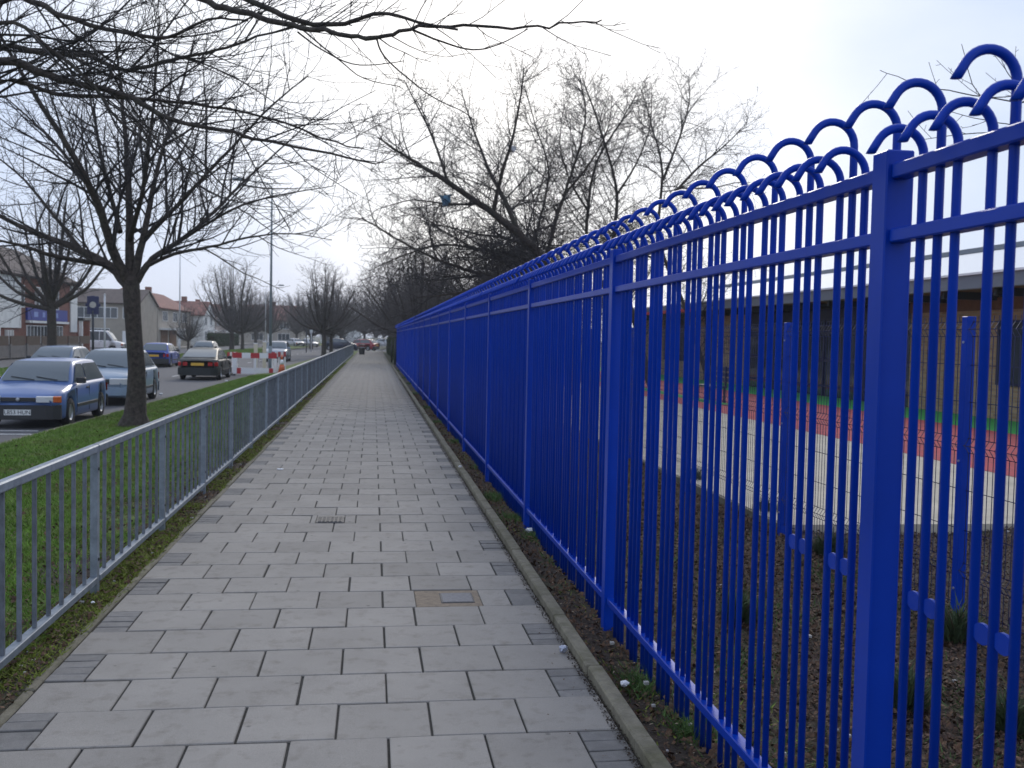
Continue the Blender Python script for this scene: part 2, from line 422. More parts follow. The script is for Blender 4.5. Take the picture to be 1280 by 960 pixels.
for r in range(-4, 281):
    ym = Y00 + PITCHY*(r+0.5)
    if ym > 117: break
    left_full = (r % 2 != 0)
    xs0 = PX0 if left_full else PX0+BRK_W
    near = ym < 22.6
    for k in range(6):
        xm = xs0 + PITCHY*(k+0.5)
        dz = random.gauss(0, 0.0018); rx = random.gauss(0, 0.0035); ry = random.gauss(0, 0.0035); rzz = random.gauss(0, 0.004)
        if near and ns < 299:
            if (r, k) in ((5, 4), (5, 5), (12, 2)): # small service covers sit in these slabs
                continue
            o = bpy.data.objects.new('slab', SLAB); COL.objects.link(o); o.parent = path
            o.location = (xm+random.gauss(0, .0015), ym+random.gauss(0, .0015), dz); o.rotation_euler = (rx, ry, rzz)
            if (r, k) == (12, 1): o.rotation_euler = (-0.008, 0.016, 0.0); o.location.z = -0.004
            ns += 1
        else: rest.append((xm, ym, dz, 0.199, 0.199))
    xb = PX1-BRK_W/2 if left_full else PX0+BRK_W/2
    for q in range(4):
        yb = ym-PITCHY/2+PITCHY*(q+0.5)/4
        if near and nb < 200:
            o = bpy.data.objects.new('edge_brick', BRK); COL.objects.link(o); o.parent = path
            o.location = (xb, yb, random.gauss(-0.002, 0.002)); o.rotation_euler = (random.gauss(0, .012), random.gauss(0, .008), random.gauss(0, .01)); nb += 1
        else: restb.append((xb, yb, -0.001, (BRK_W-.01)/2, 0.0475))
def boxes_np(L):
    L = np.array(L); c = L[:, :3]; hw = L[:, 3]; hd = L[:, 4]
    sx = np.array([-1, 1, 1, -1, -1, 1, 1, -1]); sy = np.array([-1, -1, 1, 1, -1, -1, 1, 1]); sz = np.array([-.03]*4+[0]*4)
    V = np.stack([c[:, 0:1]+hw[:, None]*sx, c[:, 1:2]+hd[:, None]*sy, c[:, 2:3]+sz[None, :]], -1).reshape(-1, 3)
    f = np.array([(4, 5, 6, 7), (0, 1, 5, 4), (1, 2, 6, 5), (2, 3, 7, 6), (3, 0, 4, 7)])
    Fc = (np.arange(len(L))[:, None, None]*8 + f[None]).reshape(-1, 4)
    return V, Fc
kind(np_obj('slab_rows', *boxes_np(rest), M_SLAB, path), 'stuff')
kind(np_obj('edge_brick_rows', *boxes_np(restb), M_EDGEBRICK, path), 'stuff')

# the two service covers let into the paving, with the cut slabs round them
def cut_slabs(r, k, holes):
    ym = Y00+PITCHY*(r+.5); left_full = (r % 2 != 0); xs0 = PX0 if left_full else PX0+BRK_W
    xm = xs0+PITCHY*(k+.5)
    for (a, b, c, d) in holes:
        bm = bmesh.new(); add_box(bm, xm+a, xm+b, ym+c, ym+d, -0.035, random.uniform(-.002, .001), 0.003)
        bm_obj('cut_slab', bm, M_SLAB, path)
    return xm, ym
xm, ym = cut_slabs(12, 2, [(-.198, -.155, -.198, .198), (.105, .198, -.198, .198), (-.151, .101, .12, .198)])
t = thing('service_cover', 'small dark iron cover set in the grey paving slabs', 'service cover', (xm, ym, 0))
bm = bmesh.new(); add_box(bm, -.150, .099, -.197, .112, -.03, 0.003, .003); bm_obj('frame', bm, M_COVER, t)
bm = bmesh.new(); add_box(bm, -.134, .083, -.18, .096, 0.0, 0.008, .002)
for q in range(5):
    for w in range(6): add_box(bm, -.128+.036*w, -.106+.036*w, -.17+.052*q, -.135+.052*q, .008, .011)
bm_obj('lid', bm, M_COVER, t)
xm, ym = cut_slabs(5, 4, [(-.198, .002, -.198, .198)])
cut_slabs(5, 5, [(.02, .198, -.198, .198)])
xc = xm+.215
t = thing('patched_service_cover', 'grey cover bedded in a square of brown mortar between paving slabs', 'service cover', (xc, ym, 0))
bm = bmesh.new(); add_box(bm, -.210, .208, -.197, .197, -.03, -.002, .004); bm_obj('mortar_bed', bm, M_MORTAR, t)
bm = bmesh.new(); add_box(bm, -.05, .165, -.12, .12, -.01, .002, .003); bm_obj('lid', bm, M_COVER, t)
bm = bmesh.new(); add_box(bm, -.038, .153, -.108, .108, .0021, .004, .001); bm_obj('lid_plate', bm, mat('lid_grey', (.17, .17, .18), .8, var=.2, vscale=40), t)

# ---------------------------------------------------------------- soil bed and leaf litter right of the path
def bed_z(x, y):
    return -0.02 + vnoise(x*1.3, y*1.1)*0.025 + (0.05*max(0, min(1, (x-1.6)/2)))*math.sin(y*.7+x)
strip('soil_bed', lambda y: 1.16, lambda y: 3.78, yrange(1.2, 62, 0.22, 1.02), bed_z, M_SOIL, nx=16)
strip('bark_bed', lambda y: 3.78, lambda y: 14.0, yrange(1.2, 8.75, 0.25, 1.0), lambda x, y: bed_z(x, y)+0.003, M_SOIL, nx=40)
def strip_z(x, y):
    return max(-0.002+vnoise(x*3, y*3)*0.014, -.01) if x > -1.7 else verge_z(x, y)+0.010+vnoise(x*3, y*3)*0.004
strip('soil_strip', lambda y: -2.15-.22*math.sin(y*1.9)-.16*math.sin(y*4.3+1)-.10*math.sin(y*.63), lambda y: -1.585, yrange(1.2, 60, 0.2, 1.015), strip_z, M_SOIL, nx=8)

def scatter_flakes(name, n, xr, yr, zf, size, mat_, lift=0.03, tilt=0.6, pow_=1.0, seed=1, parent=None, aspect=0.6):
    g = np.random.default_rng(seed)
    x = g.uniform(*xr, n); y = yr[0]+(yr[1]-yr[0])*g.uniform(0, 1, n)**pow_
    z = np.array([zf(a, b) for a, b in zip(x, y)]) + g.uniform(0.002, lift, n)
    a = g.uniform(0, 2*PI, n); s = g.uniform(size[0], size[1], n)
    tx = g.normal(0, tilt, n); ty = g.normal(0, tilt, n)
    c = np.stack([x, y, z], 1)
    u = np.stack([np.cos(a), np.sin(a), tx], 1); v = np.stack([-np.sin(a), np.cos(a), ty], 1)*aspect
    u /= np.linalg.norm(u, axis=1)[:, None]
    V = np.stack([c-u*s[:, None], c-v*s[:, None], c+u*s[:, None], c+v*s[:, None]+np.array([0, 0, 1])*s[:, None]*.25], 1).reshape(-1, 3)
    Fc = np.arange(n*4).reshape(-1, 4)
    return kind(np_obj(name, V, Fc, mat_, parent), 'stuff')
scatter_flakes('dead_leaves', 60000, (1.18, 3.75), (1.6, 30), bed_z, (.007, .022), M_LEAF, .03, .6, 1.7, 3)
scatter_flakes('bark_chips', 110000, (1.9, 9.5), (2.2, 8.7), bed_z, (.006, .019), M_CHIP, .03, .6, 1.0, 4, aspect=.4)
scatter_flakes('bark_chips', 36000, (1.9, 3.75), (8.7, 40), bed_z, (.009, .022), M_CHIP, .03, .6, 1.6, 5, aspect=.4)
M_STRAW = mat('straw_bits', (0.34, 0.27, 0.19), 0.9, var=.4, vscale=40)
scatter_flakes('straw_bits', 1500, (1.18, 8), (1.8, 8.7), bed_z, (.004, .012), M_STRAW, .03, .5, 1.0, 14, aspect=.35)
scatter_flakes('straw_bits', 900, (1.18, 1.9), (1.8, 26), bed_z, (.004, .014), M_STRAW, .03, .5, 1.5, 15, aspect=.3)
scatter_flakes('leaf_litter', 9000, (-1.84, -1.58), (2.5, 40), lambda x, y: 0.0, (.008, .02), M_LEAF, .02, .5, 1.6, 6)

scatter_flakes('leaf_litter', 9000, (1.045, 1.09), (2.5, 40), lambda x, y: 0.0, (.002, .008), M_SOIL, .008, .5, 1.7, 8)
scatter_flakes('leaf_litter', 160, (.8, 1.06), (3.2, 14), lambda x, y: 0.001, (.002, .007), M_LEAF, .006, .2, 1.7, 9)
def blades(name, n, sampler, zf, h, w, mat_, seed, lean=0.5):
    g = np.random.default_rng(seed)
    x, y = sampler(g, n); n = len(x)
    z = np.array([zf(a, b) for a, b in zip(x, y)])
    a = g.uniform(0, PI, n); hh = g.uniform(h[0], h[1], n); ww = w*(0.6+g.uniform(0, .8, n))
    d = np.stack([np.cos(a), np.sin(a), np.zeros(n)], 1)
    c = np.stack([x, y, z-.004], 1)
    tip = c + np.stack([g.normal(0, lean, n)*hh, g.normal(0, lean, n)*hh, hh], 1)
    V = np.stack([c-d*ww[:, None], c+d*ww[:, None], tip], 1).reshape(-1, 3)
    return kind(np_obj(name, V, np.arange(n*3).reshape(-1, 3), mat_), 'stuff')
def verge_sampler(g, n):
    y = 4+44*g.uniform(0, 1, n)**1.7
    kx = np.array([kerb_x(q) for q in y])+.1
    x = kx + (-1.75-kx)*g.uniform(0, 1, n)
    bare = np.sin(x*3.1+y*1.3)+np.sin(y*2.1-x*1.7)+.9*np.sin(y*.9+2*x)
    near = np.clip((x+2.9)/1.0, 0, 1)*np.clip((22-y)/8, .25, 1)
    keep = (bare*.5 + g.normal(0, .5, n)) > (-1.6+2.3*near)
    return x[keep], y[keep]
blades('grass', 260000, verge_sampler, verge_z, (.025, .065), .006, M_BLADE, 21, .7)
def tuft_sampler(g, n):
    y = 3+30*g.uniform(0, 1, n)**1.6; x = -2.7+.9*g.uniform(0, 1, n)
    k = np.sin(y*3.7+x*5)+np.sin(y*8.3-x*3)+np.sin(y*1.3+2)+g.normal(0, .5, n) > .35
    return x[k], y[k]
blades('grass', 26000, tuft_sampler, lambda x, y: verge_z(x, y)+.008, (.02, .055), .006, M_BLADE, 27, .8)
blades('moss', 16000, tuft_sampler, lambda x, y: verge_z(x, y)+.010, (.008, .025), .007, M_MOSS, 28, 1.0)
scatter_flakes('leaf_litter', 5000, (-2.6, -1.85), (3, 30), lambda x, y: verge_z(x, y)+.012, (.007, .02), M_LEAF, .02, .5, 1.6, 29)
def far_verge_sampler(g, n):
    y = 22+110*g.uniform(0, 1, n)**1.5
    kx = np.array([FK(q) for q in y])
    return kx-5.5*g.uniform(0, 1, n), y
blades('grass', 60000, far_verge_sampler, lambda x, y: -.27, (.04, .09), .016, M_BLADE, 22, .8)
scatter_flakes('dead_leaves', 1500, (-5.8, -1.8), (5, 30), lambda x, y: verge_z(x, y)+.02, (.012, .03), M_LEAF, .03, .5, 1.5, 17)
def moss_sampler(g, n):
    y = 2.5+60*g.uniform(0, 1, n)**2.0
    x = g.uniform(-1.86, -1.57, n)
    k = np.sin(y*2.3)+np.sin(y*5.1+1)+np.sin(y*.8+2)+g.normal(0, .6, n) > -.45
    return x[k], y[k]
blades('moss', 90000, moss_sampler, lambda x, y: 0.0, (.008, .034), .007, M_MOSS, 23, 1.0)
def bedweed_sampler(g, n):
    cs = [(1.62, 3.6, .20), (1.40, 4.15, .08), (1.33, 4.75, .10), (1.5, 7.4, .12), (1.33, 9.2, .1), (1.42, 8.3, .1), (1.3, 10.5, .1), (2.5, 6.1, .25), (2.9, 4.2, .3), (2.4, 3.4, .22), (3.3, 6.6, .25), (3.5, 5.6, .2), (2.2, 7.4, .25), (3.0, 8.4, .3), (1.45, 13, .12), (1.4, 16, .12), (1.35, 20, .14), (1.35, 24, .14), (1.9, 5.0, .2), (2.0, 9.5, .3), (1.30, 30, .12), (1.32, 36, .12), (1.32, 42, .12), (1.3, 50, .12)]
    i = g.integers(0, len(cs), n); c = np.array(cs)[i]
    return np.clip(c[:, 0]+g.normal(0, 1, n)*c[:, 2]*.6, 1.2, 3.7), c[:, 1]+g.normal(0, 1, n)*c[:, 2]
blades('weeds', 9000, bedweed_sampler, bed_z, (.02, .085), .004, M_WEED, 24, .8)
def bedmoss_sampler(g, n):
    y = 2.5+45*g.uniform(0, 1, n)**1.8; x = g.uniform(1.2, 1.9, n)
    k = np.sin(y*3.3+x*4)+np.sin(y*1.4+1)+g.normal(0, .6, n) > .7
    return x[k], y[k]
blades('moss', 22000, bedmoss_sampler, bed_z, (.006, .03), .006, M_MOSS, 25, 1.0)

# ---------------------------------------------------------------- playground
kind(strip('playground_paving', lambda y: 3.78, lambda y: 8.3, [8.75, 20, 40, 62], lambda x, y: 0.02, M_CREAM), 'structure')
kind(strip('playground_paving', lambda y: 8.3, lambda y: 14.7, [8.75, 11.3], lambda x, y: 0.02, M_CREAM), 'structure')
strip('red_play_surface', lambda y: 8.3, lambda y: 12.5, [11.3, 20, 40, 62], lambda x, y: 0.024, M_REDPLAY)
strip('green_play_surface', lambda y: 12.5, lambda y: 14.7, [11.3, 20, 40, 62], lambda x, y: 0.026, M_GREENPLAY)
strip('green_play_line', lambda y: 9.2, lambda y: 9.75, [26, 40, 62], lambda x, y: 0.029, M_GREENPLAY)
kind(box('paving_edge', 3.73, 3.785, 8.70, 62, -.12, .03, M_KERB), 'structure')
box_edge = box('paving_edge', 3.79, 14.0, 8.70, 8.75, -.1, 0.022, M_CREAM); kind(box_edge, 'structure')

# ================================================================ BLUE RAILINGS
FX = 1.40
POSTS = [2.58+3.09*k for k in range(-1, 19)]
fence = thing('blue_railings', 'tall bright blue bow-top railings along the right side of the path', 'fence', (FX, 2.58, 0))
def ploc(x, y, z): return (x-FX, y-2.58, z)
bm = bmesh.new(); add_box(bm, -.04, .04, -.04, .04, -.1, 2.211, .004)
post0 = bm_obj('post', bm, M_BLUE, fence)
L3 = 3.09-.08
bm = bmesh.new(); add_box(bm, -.027, .023, 0, L3, -.020, .020, .004); rail0 = bm_obj('rail', bm, M_BLUE, fence)
bm = bmesh.new(); add_box(bm, -.027, .023, 0, L3, -.018, .018, .004); rail1 = bm_obj('rail', bm, M_BLUE, fence)
def pale_mesh(zv, sides, hs, pr=.0115):
    bm = bmesh.new(); R_ = 0.067
    pts = [(0, 0, -.06), (0, 0, zv)]
    for i in range(1, hs+1):
        a = math.radians(148)*i/hs
        pts.append((-R_+R_*math.cos(a), 0, zv+R_*math.sin(a)))
    pts += [(-.1345, 0, zv+.018), (-.1455, 0, zv-.001)]
    add_tube(bm, pts, pr, sides)
    bm.verts.ensure_lookup_table()      # tip of the hoop cut level
    tg = (Vector(pts[-1])-Vector(pts[-2])).normalized()
    for v in bm.verts[-sides:]:
        k = max(-.03, min(.03, (pts[-1][2]-v.co.z)/tg.z)); v.co += tg*k
    return bm_obj('pale', bm, M_BLUE, fence, True)
pale_tall, pale_short = pale_mesh(2.271, 10, 12), pale_mesh(2.175, 10, 12)
pale_tall2, pale_short2 = pale_mesh(2.271, 6, 7, .0128), pale_mesh(2.175, 6, 7, .0128)
bm = bmesh.new()
add_tube(bm, [(-.004, 0, 0), (.004, 0, 0)], .025, 14)
for v in bm.verts: v.co.y *= 1.42
spacer0 = bm_obj('spacer', bm, M_BLUE, fence)
used = set(); npale = 0; nsp = 0
rest_p = []
def place(src, loc):
    if src.name not in used:
        used.add(src.name); src.location = loc; return src
    return inst(src, fence, loc)
for i, Y in enumerate(POSTS):
    place(post0, ploc(FX, Y, 0))
    if i == len(POSTS)-1: break
    for z, src in ((2.152, rail0), (1.979, rail1), (.165, rail0)):
        place(src, ploc(FX, Y+.04, z))
    pts = [(Y, 'P')]
    for g_ in range(10):
        yt = Y+.231+.292*g_
        pts += [(yt-.076, 'S'), (yt, 'T'), (yt+.079, 'S')]
    for (y, k) in pts:
        if y < 1.7: continue
        tall = k != 'S'
        if k == 'P':
            place(pale_tall if y < 5.7 else pale_tall2, ploc(FX+.0, y, 0) if False else ploc(FX+.008, y+.0, 0)); npale += 1; continue
        if npale < 298:
            src = (pale_tall if tall else pale_short) if y < 5.7 else (pale_tall2 if tall else pale_short2)
            place(src, ploc(FX, y, 0)); npale += 1
        else: rest_p.append((y, tall))
        if k == 'T' and y < 3.2:
            for dy in (-.038, .0395):
                place(spacer0, ploc(FX, y+dy, 1.025)); nsp += 1
bm = bmesh.new()
for (y, tall) in rest_p:
    zv = 2.271 if tall else 2.175; R_ = .067
    pp = [(0, y-2.58, -.06), (0, y-2.58, zv)]
    for i in range(1, 6):
        a = math.radians(148)*i/5; pp.append((-R_+R_*math.cos(a), y-2.58, zv+R_*math.sin(a)))
    pp.append((-.1455, y-2.58, zv))
    add_tube(bm, pp, .0125, 4, False)
kind(bm_obj('pale_rows', bm, M_BLUE, fence, True), 'stuff')

# ---------------------------------------------------------------- inner mesh fence
IX = 3.66
ipost = [0.25+2.72*k for k in range(0, 21)]; 
inner = thing('mesh_fence', 'lower dark blue wire mesh fence beside the playground, behind the tall railings', 'fence', (IX, 5.75, 0))
bm = bmesh.new(); add_box(bm, -.03, .03, -.03, .03, -.1, 1.88, .003); ip0 = bm_obj('post', bm, M_BLUE, inner)
bm = bmesh.new(); add_tube(bm, [(-.03, 0, 0), (-.036, 0, 0)], .008, 8); ib0 = bm_obj('bolt', bm, M_BOLT, inner)
def fold(z):
    for c in (.30, 1.08, 1.80):
        d = abs(z-c)
        if d < .045: return -.03*(1-d/.045)
    return 0
bm = bmesh.new()
zl = sorted(set([.06, .255, .30, .345, 1.035, 1.08, 1.125, 1.755, 1.80, 1.845, 1.88]))
for k in range(1, 54):
    y = 2.72*k/54
    add_tube(bm, [(fold(z), y, z) for z in zl], .0028, 3, False)
for z in (.08, .255, .345, .55, .8, 1.035, 1.125, 1.35, 1.58, 1.755, 1.845, .30, 1.08, 1.8):
    add_tube(bm, [(fold(z)+.005, 0.03, z), (fold(z)+.005, 2.69, z)], .003, 3, False)
ipan = bm_obj('mesh_panel', bm, M_MESHBLUE, inner)
for k, y in enumerate(ipost):
    y += .06
    loc = (0, y-5.75, 0)
    if k == 0:
        ip0.location = loc; ipan.location = loc; ib0.location = (0, y-5.75, 1.72)
    else:
        inst(ip0, inner, loc)
        if k < 20: inst(ipan, inner, loc)
        if k < 9: inst(ib0, inner, (0, y-5.75, 1.72))
    if k < 9:
        inst(ib0, inner, (0, y-5.75, .98)); inst(ib0, inner, (0, y-5.75, .18))

# ================================================================ GREY RAILING ON THE LEFT
RX = -1.74
RP = [0.43+2.065*k for k in range(1, 45)]
rail_t = thing('grey_railing', 'low galvanised steel railing along the left side of the path', 'railing', (RX, 6.62, 0))
bm = bmesh.new(); add_box(bm, -.022, .022, -.03, .03, -.08, .925, .003)
gp0 = bm_obj('post', bm, M_GALV, rail_t)
bm = bmesh.new(); add_tube(bm, [(.022, -.0, 0), (.028, -.0, 0)], .010, 8); gb0 = bm_obj('bolt', bm, M_DARKMETAL, rail_t)
bm = bmesh.new(); add_box(bm, -.026, .026, .001, 2.064, .905, .957, .008); gt0 = bm_obj('top_rail', bm, M_GALV, rail_t)
bm = bmesh.new(); add_box(bm, -.026, .026, .031, 2.034, .070, .112, .004); gl0 = bm_obj('bottom_rail', bm, M_GALV, rail_t)
bm = bmesh.new(); add_box(bm, -.0105, .0105, -.0105, .0105, .112, .905, .002); gbar0 = bm_obj('bar', bm, M_GALVD, rail_t)
usedg = set(); nbar = 0; restbar = []
def placeg(src, loc):
    if src.name not in usedg:
        usedg.add(src.name); src.location = loc; return src
    return inst(src, rail_t, loc)
for i, Y in enumerate(RP):
    yy = Y-6.62
    placeg(gp0, (0, yy, 0))
    if i < 14:
        placeg(gb0, (0, yy, .22)); placeg(gb0, (0, yy, .80))
    if i == len(RP)-1: break
    placeg(gt0, (0, yy, 0)); placeg(gl0, (0, yy, 0))
    for k in range(1, 9):
        y = yy+2.065*k/9
        if Y+2.065*k/9 < 4.0: continue
        if nbar < 299: placeg(gbar0, (0, y, 0)).rotation_euler = (random.gauss(0, .002), 0, random.gauss(0, .03)); nbar += 1
        else: restbar.append(y)
bm = bmesh.new()
for y in restbar: add_box(bm, -.0105, .0105, y-.0105, y+.0105, .112, .905)
kind(bm_obj('bar_rows', bm, M_GALVD, rail_t), 'stuff')

# ================================================================ TREES
UPV = Vector((0, 0, 1))
class Tree:
    def __init__(self, seed):
        self.r = random.Random(seed); self.trunk = []; self.twig = []
    def limb(self, pts, r0, r1, store='trunk', sub=None):
        """smooth polyline through guide points, then children"""
        P = [Vector(p) for p in pts]
        out = []
        n = len(P)
        for i in range(n-1):
            p0 = P[max(i-1, 0)]; p1 = P[i]; p2 = P[i+1]; p3 = P[min(i+2, n-1)]
            m_ = 4
            for q in range(m_):
                t = q/m_
                out.append(0.5*((2*p1)+(p2-p0)*t+(2*p0-5*p1+4*p2-p3)*t*t+(3*p1-p0-3*p2+p3)*t*t*t))
        out.append(P[-1])
        k = len(out)
        rr = [r0+(r1-r0)*(i/(k-1))**0.8 for i in range(k)]
        L = sum((out[i+1]-out[i]).length for i in range(k-1))
        jit = L*0.0010
        for i in range(1, k-1): out[i] = out[i]+Vector((self.r.gauss(0, jit), self.r.gauss(0, jit), self.r.gauss(0, jit)))
        (self.trunk if store == 'trunk' else self.twig).append((out, rr))
        if sub: self.children(out, rr, L, sub, 0)
    def children(self, out, rr, L, sub, lvl):
        dens, ratio, ang, t0, trop, wob, maxl, rmin, flat = sub['lv'][lvl]
        nch = max(1, int(L*dens+self.r.random()))
        k = len(out)
        for c in range(nch):
            t = t0+(1-t0)*(c+self.r.random())/nch
            i = min(k-2, int(t*(k-1))); f = t*(k-1)-i
            p = out[i].lerp(out[i+1], f); d = (out[i+1]-out[i]).normalized()
            ax = Vector((self.r.gauss(0, 1), self.r.gauss(0, 1), self.r.gauss(0, 1)))
            ax = (ax-d*ax.dot(d)).normalized()
            a = math.radians(self.r.uniform(*ang))
            nd = (d*math.cos(a)+ax*math.sin(a)); nd.z = nd.z*(1-flat); nd.normalize()
            l = min(maxl, L*ratio)*self.r.uniform(.55, 1.15)*(1.15-.65*t)
            if l < sub.get('minl', .12): continue
            rad = min(rr[i]*.72, max(rmin, l*sub.get('slender', .011)))
            self.grow(p, nd, l, rad, sub, lvl+1, trop, wob, rmin)
    def grow(self, p, d, l, r, sub, lvl, trop, wob, rmin):
        n = 3 if l < .5 else (4 if l < 1.2 else 6)
        pts = [p]; rr = [r]; st = l/n
        for i in range(n):
            d = d+Vector((self.r.gauss(0, wob), self.r.gauss(0, wob), self.r.gauss(0, wob)+trop)); d.normalize()
            p = p+d*st; pts.append(p); rr.append(max(rmin*.65, r*(1-.82*(i+1)/n)))
        self.twig.append((pts, rr))
        if lvl < len(sub['lv']): self.children(pts, rr, l, sub, lvl)

def tubes_mesh(polys, origin, sides_fn):
    Vs, Fs = [], []; base = 0
    for pts, rr in polys:
        P = np.array(pts, float); n = len(P); r = np.array(rr)
        T = np.gradient(P, axis=0); T /= np.linalg.norm(T, axis=1)[:, None]+1e-9
        ref = np.array([0.31, 0.22, 0.92]) if abs(T[0, 2]) < .8 else np.array([0.95, .2, .1])
        U = np.cross(T, ref); U /= np.linalg.norm(U, axis=1)[:, None]+1e-9
        Vv = np.cross(T, U); s = sides_fn(r[0])
        a = np.arange(s)*2*PI/s
        ring = P[:, None, :]+r[:, None, None]*(np.cos(a)[None, :, None]*U[:, None, :]+np.sin(a)[None, :, None]*Vv[:, None, :])
        Vs.append(ring.reshape(-1, 3))
        i = np.arange(n-1)[:, None]*s; k = np.arange(s)[None, :]; k2 = (k+1) % s
        Fs.append(np.stack([i+k, i+k2, i+s+k2, i+s+k], -1).reshape(-1, 4)+base); base += n*s
    return np.concatenate(Vs)-np.array(origin), np.concatenate(Fs)

def tree_obj(T, name, label, origin, m1=M_BARK, m2=M_TWIG, group=None, twig_sides=3):
    root = thing(name, label, 'tree', origin, 0, group)
    np_obj('trunk', *tubes_mesh(T.trunk, origin, lambda r: 12 if r > .1 else (8 if r > .03 else 5)), m1, root, True)
    np_obj('crown', *tubes_mesh(T.twig, origin, lambda r: 4 if r > .02 else twig_sides), m2, root, True)
    return root

def pxl(seq, Y):
    """guide: [(px, py, dY)] -> points"""
    return [at(px, py, Y+dy) for px, py, dy in seq]

#           dens ratio  angle     t0  trop  wob  maxl rmin flat
SUB1 = {'lv': [(4.0, .46, (28, 62), .12, .07, .10, 2.8, .008, 0), (4.6, .42, (25, 62), .10, .06, .12, 1.15, .0058, 0), (4.6, .45, (25, 62), .10, .05, .14, .55, .0048, 0)], 'minl': .13, 'slender': .011}
# tree on the verge in full view
t1 = Tree(5); Y1 = 20.6; b1 = (-4.66, 20.6, -.19)
base = Vector(b1)
lp = lambda s: pxl(s, Y1)
trunkpts = [base+Vector((0, 0, -.15)), base+Vector((.0, 0, .25)), at(171, 470, Y1), at(167, 410, Y1), at(164, 352, Y1)]
t1.trunk.append(([base+Vector((0, 0, -.2)), base+Vector((0, 0, .04)), base+Vector((.01, 0, .22)), at(170.5, 490, Y1), at(171, 460, Y1), at(168, 425, Y1), at(166, 395, Y1), at(164.5, 368, Y1), at(164, 345, Y1)],
                 [.42, .31, .22, .182, .165, .155, .155, .165, .145]))
G = [([(162,358,0),(138,333,.2),(98,312,.5),(50,293,.9),(-5,268,1.4),(-90,225,2)], .15, .03),
     ([(160,352,0),(141,312,-.3),(121,252,-.8),(96,202,-1.3),(52,132,-1.8),(10,62,-2.2),(-20,10,-2.4)], .135, .02),
     ([(163,350,0),(162,292,.3),(160,232,.4),(157,172,.6),(150,102,.8),(142,25,1)], .13, .02),
     ([(167,348,0),(178,302,.2),(190,242,.8),(205,182,1.4),(226,112,2),(245,40,2.5)], .11, .016),
     ([(169,354,0),(190,324,0),(226,300,.4),(256,276,.9),(300,232,1.6),(346,190,2.2),(400,140,2.6)], .095, .012),
     ([(178,336,0),(217,318,-.3),(262,309,-.7),(310,297,-1.1),(362,292,-1.4),(415,300,-1.6)], .055, .008),
     ([(130,330,.2),(75,322,-.4),(20,305,-.9),(-60,290,-1.4)], .075, .015),
     ([(148,325,-.2),(112,235,.8),(62,172,1.8),(5,120,2.6)], .085, .014),
     ([(182,298,.2),(236,242,-.8),(290,184,-1.6),(342,130,-2.2),(385,95,-2.5)], .065, .01),
     ([(162,300,.2),(178,240,-1),(188,170,-2),(195,90,-2.8),(200,20,-3.3)], .07, .012),
     ([(150,290,.3),(128,200,1.5),(112,120,2.6),(95,40,3.4)], .07, .012),
     ([(228,299,.4),(290,262,-.2),(345,245,-.8),(420,232,-1.2)], .045, .008),
     ([(100,311,.5),(60,260,1.2),(20,215,1.6),(-40,170,2)], .06, .012),
     ([(205,182,1.4),(255,150,1.6),(300,110,1.8),(335,60,2)], .04, .008)]
for g_, a, b in G: t1.limb(lp(g_), a*.80, b*.8, 'trunk', SUB1)
tree_obj(t1, 'bare_tree', 'bare wide-crowned tree standing on the grass verge beside the parked blue car', b1)
# the tree nearer than that, whose trunk is out of view on the left
SUB0b = {'lv': [(3.0, .22, (22, 55), .12, .05, .09, .95, .0048, .3), (4.0, .40, (25, 60), .12, .06, .11, .38, .0038, .15), (4.0, .40, (25, 60), .1, .06, .13, .18, .0032, 0)], 'minl': .06, 'slender': .0085}
SUB0 = {'lv': [(3.6, .34, (22, 58), .12, .05, .09, 1.9, .0055, .3), (4.6, .42, (25, 60), .12, .06, .11, .7, .0042, .15), (4.5, .42, (25, 60), .1, .06, .13, .30, .0034, 0)], 'minl': .07, 'slender': .0085}
t0 = Tree(9); b0 = (-5.0, 11.2, -.17); Y0 = 10.4
c0 = Vector(b0)
t0.trunk.append(([c0+Vector((0, 0, -.2)), c0+Vector((0, 0, .1)), c0+Vector((0, 0, .9)), c0+Vector((.05, 0, 1.8)), c0+Vector((.1, -.1, 2.8))], [.36, .30, .25, .24, .22]))
st0 = c0+Vector((.1, -.1, 2.7))
